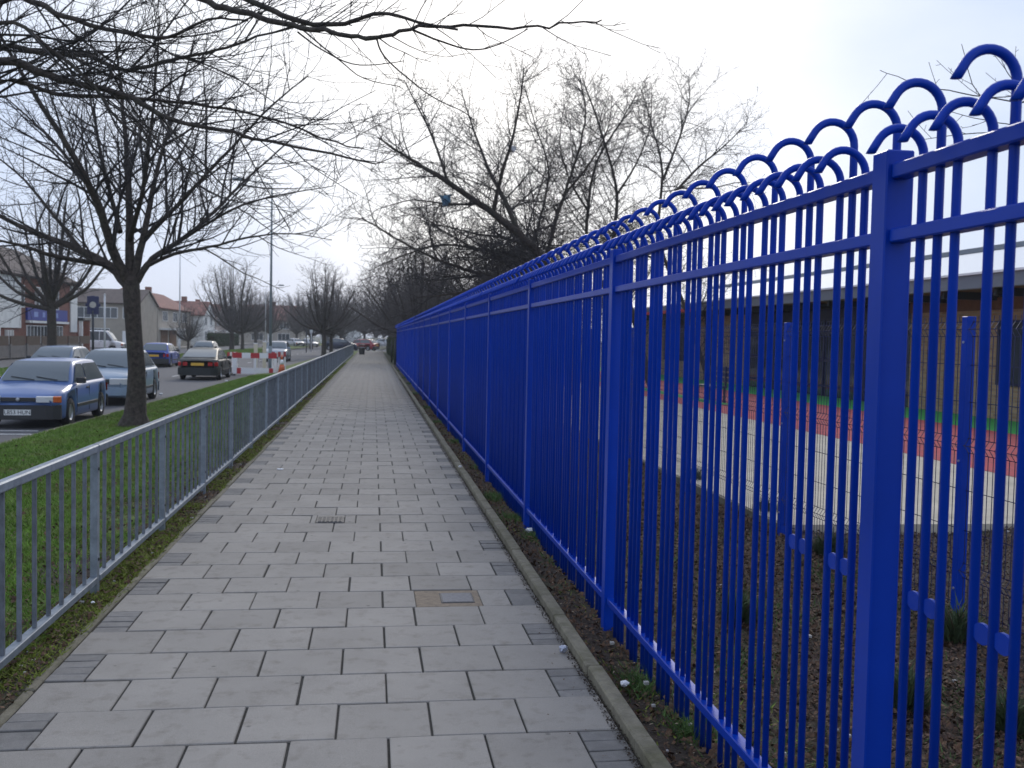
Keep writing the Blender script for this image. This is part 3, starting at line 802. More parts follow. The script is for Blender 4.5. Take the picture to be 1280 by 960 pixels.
G0 = [([(0,78,-.2),(60,95,-.4),(112,108,-.6),(166,122,-.9),(215,150,-1.2),(292,166,-1.4),(390,188,-1.7),(470,205,-1.9)], .072, .007, True),
      ([(0,3,.2),(50,6,0),(78,20,-.2),(150,40,-.4),(210,46,-.6),(262,24,-.8),(310,26,-1)], .06, .008, True),
      ([(0,62,.6),(50,67,.5),(110,70,.4),(160,88,.2),(215,74,0),(270,62,-.2),(320,47,-.4),(395,30,-.7),(440,32,-.9)], .05, .006, True),
      ([(-60,-120,-.5),(120,-70,-.9),(200,-30,-1.2),(258,2,-1.4),(302,16,-1.6),(345,26,-1.8),(386,34,-2),(426,42,-2.2),(470,47,-2.3),(512,37,-2.5),(562,32,-2.6),(640,35,-2.8),(700,30,-2.9),(752,25,-3)], .055, .006, 'b'),
      ([(230,-35,-1.1),(320,4,-1.5),(362,22,-1.7),(402,31,-1.9),(440,27,-2.1),(476,16,-2.3),(522,27,-2.5),(572,37,-2.7)], .038, .010, False),
      ([(0,100,.8),(70,118,.9),(150,122,.6),(240,130,.4),(330,146,.2),(420,178,0),(455,186,-.2)], .045, .006, True),
      ([(0,30,-.8),(60,60,-1),(110,100,-1.2),(150,150,-1.4),(200,190,-1.6),(260,225,-1.8)], .035, .006, True),
      ([(470,47,-2.3),(480,70,-2.35),(508,96,-2.4),(542,122,-2.45),(576,138,-2.5),(592,150,-2.5)], .010, .0035, False),
      ([(372,40,-1.9),(402,62,-1.95),(440,80,-2),(478,80,-2.1),(505,76,-2.1)], .010, .0035, False),
      ([(515,37,-2.5),(552,52,-2.5),(590,62,-2.6),(625,55,-2.7),(660,36,-2.8)], .012, .004, False),
      ([(360,22,-1.7),(420,72,-1.9),(455,98,-2),(500,108,-2.1)], .010, .0035, False)]
for g_, a, b, root in G0:
    p = pxl(g_, Y0)
    if root:
        q = p[0]; mid = st0.lerp(q, .55)+Vector((0, 0, .25))
        p = [st0, mid]+p
    t0.limb(p, a*.82, b*.9, 'trunk', SUB0 if root is True else SUB0b)
tree_obj(t0, 'bare_tree', 'near tree at the upper left whose branches overhang the path, trunk out of view', b0)

# trees beyond the blue railings
SUBR = {'lv': [(4.8, .56, (30, 72), .08, .03, .13, 3.2, .009, 0), (5.8, .46, (30, 75), .08, .02, .17, 1.3, .0078, 0), (5.8, .42, (30, 75), .08, .02, .18, .5, .0068, 0)], 'minl': .12, 'slender': .0095}
def rtree(seed, base, Y, guides, label, sub=SUBR, stem=None):
    T = Tree(seed); c = Vector(base)
    for g_, a, b, root in guides:
        p = pxl(g_, Y)
        if root:
            p = [c+Vector((0, 0, -.1)), c.lerp(p[0], .5)+Vector((.05, .05, .1))]+p
        T.limb(p, a, b, 'trunk', sub)
    return tree_obj(T, 'bare_tree', label, base)
rtree(31, (6.1, 30, 0), 30, [
    ([(682,330,0),(656,300,0),(620,270,-.2),(580,241,-.5),(541,216,-.8),(502,192,-1.1),(472,172,-1.3)], .22, .02, True),
    ([(648,292,0),(632,252,.5),(611,212,1),(592,162,1.5),(576,112,1.8)], .10, .012, False),
    ([(616,266,-.2),(626,222,-.6),(641,172,-1),(652,112,-1.3),(655,85,-1.4)], .08, .012, False),
    ([(690,345,0),(642,346,-.6),(592,340,-1.2),(541,322,-1.8),(492,296,-2.3),(452,272,-2.6)], .11, .015, True),
    ([(688,338,0),(650,322,.5),(600,312,1.2),(552,306,1.8),(508,318,2.4),(468,335,2.8)], .08, .012, False),
    ([(690,352,0),(650,352,-.8),(604,360,-1.4),(560,368,-2),(520,372,-2.4)], .07, .012, False),
    ([(672,318,0),(640,300,.8),(596,292,1.5),(552,282,2.2),(520,278,2.6)], .06, .01, False),
    ([(600,255,-.3),(560,255,.8),(515,250,1.6),(470,262,2.2)], .05, .01, False),
    ([(560,228,-.6),(540,170,-.2),(515,120,.3),(505,100,.5)], .05, .01, False)],
    'leaning bare tree behind the railings, its main limb sloping up towards the left')
rtree(32, (7.4, 34, 0), 34, [
    ([(684,345,0),(690,292,.2),(706,242,.4),(722,192,.6),(732,142,.8),(725,100,1)], .13, .016, True),
    ([(664,335,0),(676,272,.6),(686,212,1),(668,152,1.4),(655,105,1.6)], .09, .012, True),
    ([(704,245,.4),(740,200,.2),(760,160,-.2),(765,120,-.5)], .05, .01, False)],
    'upright bare tree behind the railings between the leaning tree and the twin trunks')
rtree(33, (10.3, 36, 0), 36, [
    ([(771,330,0),(768,292,0),(771,242,.2),(757,182,.5),(737,122,.8),(728,98,1)], .13, .015, True),
    ([(737,320,0),(735,262,.4),(746,202,.8),(776,152,1.2),(795,118,1.4)], .11, .015, True),
    ([(770,245,.2),(795,205,-.3),(812,160,-.7),(815,110,-1)], .05, .01, False),
    ([(736,265,.4),(712,225,.8),(700,180,1.2),(705,130,1.5)], .05, .01, False)],
    'bare tree with twin straight trunks rising above the middle of the railings')
rtree(34, (13.3, 38, 0), 38, [
    ([(824,300,0),(828,217,0),(816,162,.4),(802,112,.8)], .11, .014, True),
    ([(828,258,0),(870,212,-.4),(906,182,-.8),(935,152,-1)], .07, .01, False),
    ([(829,225,0),(850,170,.6),(862,125,1),(860,95,1.2)], .06, .01, False),
    ([(850,235,-.2),(890,235,-.8),(925,228,-1.2),(950,240,-1.4)], .04, .01, False)],
    'rightmost bare tree with a spreading top above the railings')
# sapling whose twigs reach in at the upper right
TS = Tree(41); bs = (8.4, 9.2, 0); cs = Vector(bs)
SUBS = {'lv': [(1.3, .3, (35, 65), .15, .06, .05, .7, .0045, 0), (5, .16, (40, 75), .05, .03, .1, .09, .004, 0)], 'minl': .03, 'slender': .006}
TS.trunk.append(([cs+Vector((0, 0, -.1)), cs+Vector((0, 0, 1.5)), cs+Vector((-.05, 0, 3.0)), cs+Vector((-.1, 0, 4.2)), cs+Vector((-.1, 0, 5.2))], [.07, .06, .045, .03, .012]))
for g_ in ([(1330,140,.4),(1270,128,0),(1200,116,-.2),(1150,106,-.4),(1100,88,-.5)], [(1340,150,.5),(1290,120,.5),(1225,118,.5),(1202,55,.5)], [(1330,170,.2),(1285,160,.2),(1230,150,.2),(1180,138,.1)], [(1330,190,0),(1270,168,0),(1205,168,0),(1150,175,0)], [(1320,130,.3),(1285,115,.4),(1262,95,.5),(1252,75,.5)]):
    TS.limb([cs+Vector((-.08, 0, 3.3))]+pxl(g_, 9.2), .014, .0035, 'twig', SUBS)
tree_obj(TS, 'young_tree', 'thin budding twigs of a young tree reaching in above the nearest hoops', bs)

# distant trees: two made once, copied
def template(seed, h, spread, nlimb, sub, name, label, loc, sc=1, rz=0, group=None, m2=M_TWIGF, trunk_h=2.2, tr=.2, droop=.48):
    T = Tree(seed); R_ = random.Random(seed)
    T.trunk.append(([Vector((0, 0, -.2)), Vector((0, 0, .1)), Vector((.03, 0, trunk_h*.5)), Vector((.0, .03, trunk_h))], [tr*1.4, tr*1.15, tr, tr*.9]))
    for i in range(nlimb):
        a = 2*PI*i/nlimb*1.0+R_.uniform(-.3, .3); f = R_.uniform(.45, 1.05) if i % 3 else R_.uniform(.05, .4)
        e = Vector((math.cos(a)*spread*f, math.sin(a)*spread*f, h*(1-droop*f*f)*R_.uniform(.92, 1.03)))
        s_ = Vector((0, 0, trunk_h*R_.uniform(.8, .98)))
        m1_ = s_.lerp(e, .35)+Vector((math.cos(a), math.sin(a), 0))*spread*.12*f+Vector((0, 0, -.2))
        m2_ = s_.lerp(e, .7)+Vector((math.cos(a), math.sin(a), 0))*spread*.08*f
        T.limb([s_, m1_, m2_, e], tr*.55, .02, 'trunk', sub)
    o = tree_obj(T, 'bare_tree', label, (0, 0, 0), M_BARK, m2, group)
    o.location = loc; o.scale = (sc, sc, sc); o.rotation_euler = (0, 0, rz)
    return o
SUBF = {'lv': [(3.0, .46, (28, 65), .10, .06, .11, 2.6, .016, 0), (3.4, .45, (28, 65), .12, .05, .14, 1.3, .014, 0), (3.4, .5, (28, 65), .10, .04, .15, .7, .012, 0)], 'minl': .25, 'slender': .012}
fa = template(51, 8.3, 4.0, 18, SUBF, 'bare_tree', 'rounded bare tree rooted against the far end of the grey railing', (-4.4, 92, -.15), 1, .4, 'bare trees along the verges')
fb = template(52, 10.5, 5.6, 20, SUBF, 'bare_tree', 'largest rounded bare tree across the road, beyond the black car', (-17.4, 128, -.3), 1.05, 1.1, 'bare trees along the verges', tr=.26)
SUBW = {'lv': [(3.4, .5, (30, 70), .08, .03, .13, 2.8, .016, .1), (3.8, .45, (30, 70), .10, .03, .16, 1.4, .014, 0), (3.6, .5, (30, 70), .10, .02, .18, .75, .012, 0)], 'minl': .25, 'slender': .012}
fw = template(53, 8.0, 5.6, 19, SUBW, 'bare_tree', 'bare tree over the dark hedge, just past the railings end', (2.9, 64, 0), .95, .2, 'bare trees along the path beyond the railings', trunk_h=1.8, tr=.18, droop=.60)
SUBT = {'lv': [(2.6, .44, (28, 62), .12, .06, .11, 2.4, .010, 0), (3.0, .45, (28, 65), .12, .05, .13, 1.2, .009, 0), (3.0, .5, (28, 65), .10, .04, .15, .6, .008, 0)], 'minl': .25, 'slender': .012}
ft = template(54, 9.6, 4.6, 15, SUBT, 'bare_tree', 'bare tree across the road in front of the brick shop building', (-16.9, 56, -.25), 1, 2.0, 'bare trees along the verges', m2=M_TWIG, trunk_h=3.5, tr=.24, droop=.42)
far_trees = [
    (fa, -15.6, 124, .95, 1.0, 'slimmer bare tree beside the largest rounded tree across the road'),
    (fa, -18.2, 103, .55, 2.3, 'small thin bare tree next to the white lamp post'),
    (fa, -15.9, 160, 1.0, 3.1, 'bare tree across the road behind the tall grey lamp post'),
    (fa, -4.3, 106, .95, 2.2, 'second bare tree behind the end of the grey railing'),
    (fb, -15.2, 205, 1.0, .3, 'distant bare tree across the road left of the red-roofed house'),
    (fb, -9.0, 150, .85, 1.7, 'distant bare tree beyond the side road, above the dark parked car'),
    (fw, -5.2, 165, 1.2, .9, 'distant bare tree straight ahead, above the red car'),
    (fw, -1.5, 185, 1.3, 2.6, 'distant bare tree closing the view at the end of the path'),
    (fw, 5.2, 76, .95, 1.4, 'second bare tree over the dark hedge'),
    (fw, 3.4, 88, 1.1, 2.9, 'third bare tree over the dark hedge'),
    (fw, 4.0, 104, 1.05, .7, 'fourth bare tree along the hedge, near the side road'),
    (fw, 8.2, 58, 1.0, 3.6, 'low bare tree behind the far railings, left of the leaning tree'),
    (fw, 9.5, 70, 1.1, 5.0, 'bare tree deep behind the leaning tree'),
    (fw, 7.2, 48, .88, 4.2, 'bare tree close behind the leaning tree'),
    (fw, 2.5, 145, 1.2, 4.4, 'bare tree beyond the side road, right of the path'),
    (fw, 8.0, 170, 1.4, 5.5, 'tall distant bare tree beyond the side road on the right'),
    (fw, 6.0, 120, 1.1, 1.9, 'bare tree at the corner of the side road beyond the hedge'),
    (fw, 11.5, 82, 1.1, 3.3, 'bare tree behind the hedge trees, farthest to the right'),
    (fb, -21.5, 190, 1.0, 3.9, 'distant bare tree behind the pale pink houses'),
    (fa, -11.0, 240, 1.2, 4.9, 'distant bare tree behind the white parked cars'),
]
for src, x, y, s_, rz, lab in far_trees:
    c = copy_tree(src); c.location = (x, y, -.25 if x < -3 else 0); c.scale = (s_, s_, s_); c.rotation_euler = (0, 0, rz)
    c['label'] = lab
# far wooded background that reads as one mass
kindless = []
for k, (x0, x1, y0, n_) in enumerate([(-60, 60, 330, 60)]):
    V, Fc = [], []; base_ = 0
    T = Tree(77)
    for i in range(n_):
        x = random.uniform(x0, x1); y = y0+random.uniform(0, 40); h = random.uniform(7, 12)
        for q in range(40):
            a = random.uniform(0, 2*PI); f = random.random()
            T.twig.append(([Vector((x, y, 1)), Vector((x+math.cos(a)*f*3, y+math.sin(a)*f*2, h*.55)), Vector((x+math.cos(a)*f*4.5, y+math.sin(a)*f*3, h*(1-.3*f)))], [.12, .06, .03]))
    kind(np_obj('far_woods', *tubes_mesh(T.twig, (0, 0, 0), lambda r: 3), M_TWIGF), 'stuff')

# ---------------------------------------------------------------- hedge past the railings
def leafy(name, x0, x1, y0, y1, z0, z1, n_, mat_, seed, parent=None, size=(.03, .07)):
    g = np.random.default_rng(seed)
    p = g.uniform(0, 1, (n_, 3))
    e = g.integers(0, 3, n_); s = g.integers(0, 2, n_); q = g.uniform(0, .12, n_)
    p[np.arange(n_), e] = np.where(s == 1, 1-q, q); p[:, 2] = np.maximum(p[:, 2], 0)
    c = np.array([x0, y0, z0])+p*np.array([x1-x0, y1-y0, z1-z0])
    c += np.stack([np.sin(c[:, 1]*2.1), np.zeros(n_), np.sin(c[:, 1]*1.3)], 1)*.06
    a = g.normal(0, 1, (n_, 3)); a /= np.linalg.norm(a, axis=1)[:, None]
    b = np.cross(a, g.normal(0, 1, (n_, 3))); b /= np.linalg.norm(b, axis=1)[:, None]
    sz = g.uniform(size[0], size[1], n_)[:, None]
    V = np.stack([c-a*sz, c-b*sz*.5, c+a*sz, c+b*sz*.5], 1).reshape(-1, 3)
    return np_obj(name, V, np.arange(n_*4).reshape(-1, 4), mat_, parent)
h = thing('hedge', 'dark green hedge beside the path past the end of the blue railings', 'hedge', (1.9, 60, 0))
o = leafy('foliage', -.35, .55, .2, 52, 0, 1.55, 26000, M_HEDGE, 61, h, (.05, .11))
box('stems', -.2, .4, .4, 51.8, -.1, 1.35, M_WOOD, h)
# dark gate posts at the end of the railings
for k, (x, y, hh, lab) in enumerate([(1.36, 61.5, 1.45, 'dark metal post in front of the hedge at the end of the blue railings'), (1.30, 69.0, 1.35, 'slimmer dark metal post farther along the hedge')]):
    t = thing('metal_post', lab, 'post', (x, y, 0), 0, 'dark posts along the hedge')
    tube('shaft', [(0, 0, -.1), (0, 0, hh)], .06 if k == 0 else .05, M_DARKMETAL, t, 10)
    tube('cap', [(0, 0, hh), (0, 0, hh+.03), (0, 0, hh+.06)], [.075, .07, .02], M_DARKMETAL, t, 10)
# litter bin at the far end of the grey railing
t = thing('litter_bin', 'black litter bin at the far end of the grey railing', 'bin', (-.98, 92.5, 0))
tube('body', [(0, 0, 0), (0, 0, .06), (0, 0, .68), (0, 0, .72)], [.24, .25, .30, .30], M_BLACKPL, t, 14)
tube('hood', [(0, 0, .80), (0, 0, .88), (0, 0, .94)], [.31, .29, .16], M_BLACKPL, t, 14)
for a in (0, PI/2, PI, 3*PI/2):
    box('support', math.cos(a)*.27-.02, math.cos(a)*.27+.02, math.sin(a)*.27-.02, math.sin(a)*.27+.02, .7, .82, M_BLACKPL, t)
tube('rim', [(0, 0, .60), (0, 0, .66)], [.312, .315], M_RIM, t, 14)

# ================================================================ SCHOOL BUILDING
sc = thing('school_building', 'single-storey brick school building with white metal roof behind the fences', 'building', (14.7, 30, 0))
def sb(name, x0, x1, y0, y1, z0, z1, mt, bev=0, parent=None): return box(name, x0-14.7, x1-14.7, y0-30, y1-30, z0, z1, mt, parent or sc, bev)
WT = 2.92
segs = [(10, 25.8), (38.2, 41.5), (43.2, 45.0), (49.5, 55)]
for a, b in segs: sb('wall', 14.7, 15.0, a, b, -.1, WT, M_BRICKY)
M_DOOR = mat('dark_blue_joinery', (0.010, 0.014, 0.055), 0.4)
def glazed(y0, y1, nb, sill=.02, head=2.55):
    f = sb('glazed_screen', 14.82, 14.86, y0, y1, sill, head, M_GLASS)
    w = (y1-y0)/nb
    for i in range(nb+1):
        y = y0+w*i; sb('mullion', 14.76, 14.815, y-.045 if i else y, y+.045 if i < nb else y, sill, head, M_DOOR)
    for z in (sill+.3, 1.15, 2.05, head-.08):
        for i in range(nb): sb('transom', 14.775, 14.812, y0+w*i+.046, y0+w*(i+1)-.046, z, z+.08, M_DOOR)
    sb('lintel_panel', 14.72, 15.0, y0, y1, head, WT, M_DOOR)
glazed(25.8, 38.2, 9)
glazed(41.5, 43.2, 1)
glazed(45.0, 49.5, 3, .8)
sb('wall', 14.7, 15.0, 45.0, 49.5, -.1, .8, M_BRICKY)
# narrow window in the brick
f = sb('window', 14.66, 14.69, 20.6, 21.8, .9, 2.3, M_GLASS)
for (a, b, c, d) in ((20.54, 20.6, .84, 2.36), (21.8, 21.86, .84, 2.36), (20.6, 21.8, .84, .9), (20.6, 21.8, 2.3, 2.36)): sb('window_frame', 14.64, 14.69, a, b, c, d, M_DOOR)
# soffit boards, rafters, fascia, roof sheets
for i in range(23):
    y = 10+2*i
    sb('soffit_board', 13.25, 15.0, y+.01, y+1.99, 3.02, 3.06, M_SOFFIT)
    sb('rafter', 13.3, 14.69, y-.05, y+.05, 2.84, 3.018, M_DARKMETAL)
sb('frieze', 14.66, 14.695, 10, 25.8, 2.62, 2.915, M_SOFFIT)
sb('fascia', 13.1, 13.24, 9.8, 56, 3.0, 3.34, M_FASCIA, .01)
for i in range(23):      # roof sheets with raised seams
    y = 9.8+2.01*i
    V = [(13.05, y, 3.36), (19.5, y, 4.82), (19.5, y+1.995, 4.82), (13.05, y+1.995, 3.36)]
    V2 = [(x, yy, z-.05) for x, yy, z in V]
    mesh_obj('roof_sheet', [(x-14.7, yy-30, z) for x, yy, z in V+V2], [(0, 1, 2, 3), (7, 6, 5, 4), (0, 4, 5, 1), (1, 5, 6, 2), (2, 6, 7, 3), (3, 7, 4, 0)], M_ROOFW, sc)
sb('ridge_cap', 19.35, 19.75, 9.8, 56, 4.80, 4.96, M_FASCIA)
V = [(19.7, 9.8, 4.85), (27, 9.8, 3.2), (27, 56, 3.2), (19.7, 56, 4.85)]
mesh_obj('rear_roof', [(x-14.7, y-30, z) for x, y, z in V], [(0, 1, 2, 3)], M_ROOFW, sc)
sb('rear_wall', 26.4, 26.7, 10, 55, -.1, 3.2, M_BRICKY)
sb('end_wall', 15.0, 26.4, 54.6, 54.9, -.1, 3.1, M_BRICKY)
sb('end_wall', 15.0, 26.4, 10.1, 10.4, -.1, 3.1, M_BRICKY)
tube('roof_vent', [(3.9, -6.3, 4.4), (3.9, -6.3, 5.1)], .08, M_FASCIA, sc)
sb('gutter_post', 13.35, 13.47, 46.2, 46.32, -.1, 3.0, M_WHITEP)
sb('canopy_trim', 13.08, 13.098, 40, 56, 2.98, 3.12, M_BARR)
sb('floor_slab', 15.0, 26.4, 10.4, 54.6, -.1, .01, M_WALLC)
# bench in front of the building
t = thing('playground_bench', 'low dark blue bench on the playground seen through the fences', 'bench', (9.6, 27.5, .025), 0)
for k in range(3): box('seat_slat', -.2+.14*k, -.08+.14*k, -.8, .8, .42, .46, M_DOOR, t)
for k in range(3): box('back_slat', .24, .27, -.8, .8, .58+.15*k, .69+.15*k, M_DOOR, t)
for y in (-.6, .6):
    for x in (-.17, .2): box('leg', x-.03, x+.03, y-.03, y+.03, 0, .42, M_DOOR, t)
    box('back_post', .2, .24, y-.03, y+.03, .42, 1.02, M_DOOR, t)

# ================================================================ HOUSES ACROSS THE ROAD
def house(name, label, x0, x1, y0, y1, eave, ridge, axis, wall, roof, wins, cat='house', zb=-.4, extra=None, over=.35, chim=None, door=None):
    """axis: 'Y' ridge along Y (gables face -Y and +Y) or 'X'. wins: (face, a0, a1, z0, z1); face 'E' = towards the road (+X), 'S' = towards the camera (-Y)"""
    ox, oy = (x0+x1)/2, (y0+y1)/2
    t = thing(name, label, cat, (ox, oy, zb))
    X0, X1, Y0_, Y1_ = x0-ox, x1-ox, y0-oy, y1-oy
    e, r = eave-zb, ridge-zb
    if axis == 'Y':
        V = [(X0,Y0_,0),(X1,Y0_,0),(X1,Y1_,0),(X0,Y1_,0),(X0,Y0_,e),(X1,Y0_,e),(X1,Y1_,e),(X0,Y1_,e),(0,Y0_,r),(0,Y1_,r)]
        Fc = [(0,1,5,8,4),(1,2,6,5),(2,3,7,9,6),(3,0,4,7)]
    else:
        V = [(X0,Y0_,0),(X1,Y0_,0),(X1,Y1_,0),(X0,Y1_,0),(X0,Y0_,e),(X1,Y0_,e),(X1,Y1_,e),(X0,Y1_,e),(X0,0,r),(X1,0,r)]
        Fc = [(0,1,5,4),(1,2,6,9,5),(2,3,7,6),(3,0,4,8,7)]
    mesh_obj('wall', V, Fc, wall, t)
    # roof slabs with thickness and overhang
    th = .16
    def slab(p):
        q = [Vector(a) for a in p]; nrm = (q[1]-q[0]).cross(q[3]-q[0]).normalized()
        if nrm.z < 0: nrm = -nrm
        V = [tuple(a+nrm*.02) for a in q]+[tuple(a+nrm*(.02+th)) for a in q]
        return V, [(3,2,1,0),(4,5,6,7),(0,1,5,4),(1,2,6,5),(2,3,7,6),(3,0,4,7)]
    if axis == 'Y':
        sl = (r-e)/X1; ez = e-over*sl
        for s in (1, -1):
            mesh_obj('roof', *slab([(s*(X1+over), Y0_-.2, ez), (s*(X1+over), Y1_+.2, ez), (0, Y1_+.2, r), (0, Y0_-.2, r)]), roof, t)
    else:
        sl = (r-e)/Y1_; ez = e-over*sl
        for s in (1, -1):
            mesh_obj('roof', *slab([(X0-.2, s*(Y1_+over), ez), (X1+.2, s*(Y1_+over), ez), (X1+.2, 0, r), (X0-.2, 0, r)]), roof, t)
    for (face, a0, a1, z0, z1) in wins:
        if face == 'E':
            bx = lambda d0, d1, a, b, c, d: (X1+d0, X1+d1, a-oy, b-oy, c-zb, d-zb)
        else:
            bx = lambda d0, d1, a, b, c, d: (a-ox, b-ox, Y0_-d1, Y0_-d0, c-zb, d-zb)
        w = box('window', *bx(.005, .03, a0, a1, z0, z1), M_GLASS, t)
        fr = .07
        bm = bmesh.new()
        for q in ((a0-fr, a0, z0-fr, z1+fr), (a1, a1+fr, z0-fr, z1+fr), (a0, a1, z0-fr, z0), (a0, a1, z1, z1+fr)):
            add_box(bm, *bx(.004, .07, *q))
        nm = max(1, int(round((a1-a0)/.75)))
        for i in range(1, nm):
            a = a0+(a1-a0)*i/nm; add_box(bm, *bx(.03, .06, a-.03, a+.03, z0, z1))
        bm_obj('frame', bm, M_WHITEP, w)
    if door:
        face, a0, a1, z1, mt = door
        if face == 'E': box('door', X1+.004, X1+.05, a0-oy, a1-oy, 0.02, z1-zb, mt, t)
        else: box('door', a0-ox, a1-ox, Y0_-.05, Y0_-.004, 0.02, z1-zb, mt, t)
    if chim:
        cx, cyy = chim; box('chimney', cx-ox-.4, cx-ox+.4, cyy-oy-.35, cyy-oy+.35, e+.4, r+.9, M_BRICKR, t)
    return t
# white and brick parade of shops on the left
shop = house('shop_building', 'red brick shop building with blue fascia sign and white rendered ends', -35, -25.2, 72, 90, 5.6, 8.2, 'Y', M_BRICKR, M_TILE,
      [('E', 74.5, 77, 3.3, 4.8), ('E', 79.5, 82, 3.3, 4.8), ('E', 83.2, 85.0, 3.3, 4.8), ('E', 77.6, 86, .5, 1.9)], 'shop', chim=(-30, 81))
ox, oy = -30.1, 81
box('white_panel', 4.905, 5.0, 64.0-oy, 76.2-oy, 2.15, 5.8, M_WHITE, shop)
box('white_panel', 4.905, 5.0, 88.2-oy, 90-oy, 1.9, 5.8, M_WHITE, shop)
sg = box('sign_board', 4.91, 5.06, 77.4-oy, 87-oy, 2.75, 3.65, M_SIGNBLUE, shop)
bm = bmesh.new()
for (y, w_) in ((79.2, .9), (81, .55), (82.4, .7), (84.2, .5)): add_box(bm, 5.062, 5.075, y-oy-w_/2, y-oy+w_/2, 3.0, 3.38, .01)
bm_obj('sign_mark', bm, M_PALEBLUE, sg)
box('sign_ledge', 4.91, 5.2, 77.4-oy, 87-oy, 2.55, 2.72, M_WHITE, shop)
for k in range(3): box('shop_pier', 4.91, 5.12, 73.2+k*.5-oy, 73.35+k*.5-oy, .02, 2.0, M_WHITE, shop)
# white rendered house left of the shop
house('white_house', 'white rendered house at the left edge with brown tiled roof', -34, -24.9, 55, 71.6, 5.6, 8.0, 'Y', M_WHITE, M_TILE,
      [('E', 58, 60, 3.4, 4.7), ('E', 64, 66, 3.4, 4.7), ('E', 58, 60, .6, 1.9), ('E', 66.5, 68.5, .6, 1.9)], door=('E', 62, 63, 1.7, M_BRICKR))
# brick pier and white post at the corner of the shop
t = thing('brick_wall', 'red brick side wall beside the white van', 'wall', (-25.85, 93.2, -.4))
box('wall', -.5, .9, -.15, .15, 0, 2.9, M_BRICKR, t); box('coping', -.55, .95, -.2, .2, 2.9, 2.98, M_TILE, t)
t = thing('white_post', 'white square post at the corner of the brick shop building', 'post', (-24.95, 90.5, -.4))
box('shaft', -.14, .14, -.14, .14, 0, 2.9, M_WHITE, t); box('cap', -.25, .25, -.25, .25, 2.9, 3.15, M_DARKMETAL, t)
# front garden wall and timber fence
t = thing('garden_wall', 'low grey garden wall with timber fence above in front of the shop building', 'wall', (-24.0, 70, -.3))
box('wall', -.1, .1, -22, 17, -.1, .85, M_WALLC, t)
for k in range(13): box('pier', -.15, .15, -22+3.2*k, -21.7+3.2*k, -.1, .95, M_WALLC, t)
for k in range(13): box('timber_panel', -.04, .04, -21.65+3.2*k, -18.85+3.2*k, .851, 1.5, M_WOOD, t)
# beige block with wide windows, facing the camera
house('beige_house', 'beige rendered house with a wide strip of windows, behind the white van', -37, -27.2, 122, 132, 4.9, 6.6, 'X', M_BEIGE, M_TILE,
      [('S', -34.0, -29.6, 3.2, 4.35), ('S', -28.9, -27.6, 3.2, 4.35), ('S', -33, -30.5, .6, 1.9)], door=('S', -29, -28, 1.7, M_WHITEP))
h2 = house('gabled_house', 'pale house with red patched roof and white porch over brown garage doors', -36.4, -27.9, 136, 160, 4.9, 7.2, 'Y', M_BEIGE, M_REDTILE,
      [('E', 139, 142, 3.2, 4.4), ('E', 146, 149, 3.2, 4.4), ('E', 153, 156, 3.2, 4.4), ('E', 151, 155, .6, 1.9)], chim=(-32.1, 150))
box('porch', 4.26, 5.6, -11, .5, 2.35, 2.6, M_WHITEP, h2); box('porch_post', 5.4, 5.55, -5.2, -5.0, 0, 2.35, M_WHITEP, h2)
box('garage_door', 4.255, 4.32, -10.2, -6, .02, 2.3, M_SOFFIT, h2); box('garage_door', 4.255, 4.32, -4.6, 0, .02, 2.3, M_SOFFIT, h2)
for k, (y0, lab, mt, rf) in enumerate([(166, 'white gabled house with red tiled roof behind the largest rounded tree', M_WHITE, M_REDTILE), (179, 'pale pink gabled house with white porches beside the white gabled house', M_PINK, M_REDTILE), (192, 'pale house with brown roof beyond the pink gabled house', M_WHITE, M_TILE)]):
    hh = house('gabled_house', lab, -35, -27.0, y0, y0+11.5, 4.5, 6.7, 'X', mt, rf,
          [('E', y0+1.2, y0+3.2, 3.0, 4.2), ('E', y0+6.5, y0+8.5, 3.0, 4.2), ('E', y0+1.2, y0+3.4, .5, 1.9), ('E', y0+7.0, y0+9, .5, 1.9), ('S', -32, -30, 2.8, 4.0)], door=('E', y0+4.6, y0+5.6, 1.7, M_DARKMETAL), chim=(-31, y0+5.5))
    box('porch', 4.01, 5.2, -1.2, 1.0, 2.4, 2.6, M_WHITEP, hh)
house('red_roofed_house', 'beige house with bright red hipped roof far down the road, beyond the silver car', -28.5, -15.5, 222, 236, 4.7, 8.0, 'X', M_BEIGE, M_REDTILE,
      [('S', -26, -24, 2.9, 4.1), ('S', -20, -18, 2.9, 4.1), ('S', -26, -23.6, .4, 1.8), ('S', -20.4, -18, .4, 1.8)], door=('S', -22.6, -21.6, 1.7, M_WHITEP), chim=(-22, 229))
house('distant_house', 'small pale house with dark roof glimpsed at the end of the road', -13, -3, 255, 265, 4.7, 7.0, 'X', M_WHITE, M_TILE,
      [('S', -11.5, -9.5, 2.9, 4.1), ('S', -6.5, -4.5, 2.9, 4.1), ('S', -11.5, -9.5, .4, 1.8)], door=('S', -7.8, -6.8, 1.7, M_DARKMETAL))
h = thing('hedge', 'dark clipped hedge in front of the pale pink houses across the road', 'hedge', (-23.3, 150, -.35))
leafy('foliage', -.6, .6, 0, 26, 0, 1.9, 9000, M_HEDGE, 63, h, (.12, .25)); box('stems', -.4, .4, .3, 25.7, -.1, 1.6, M_WOOD, h)

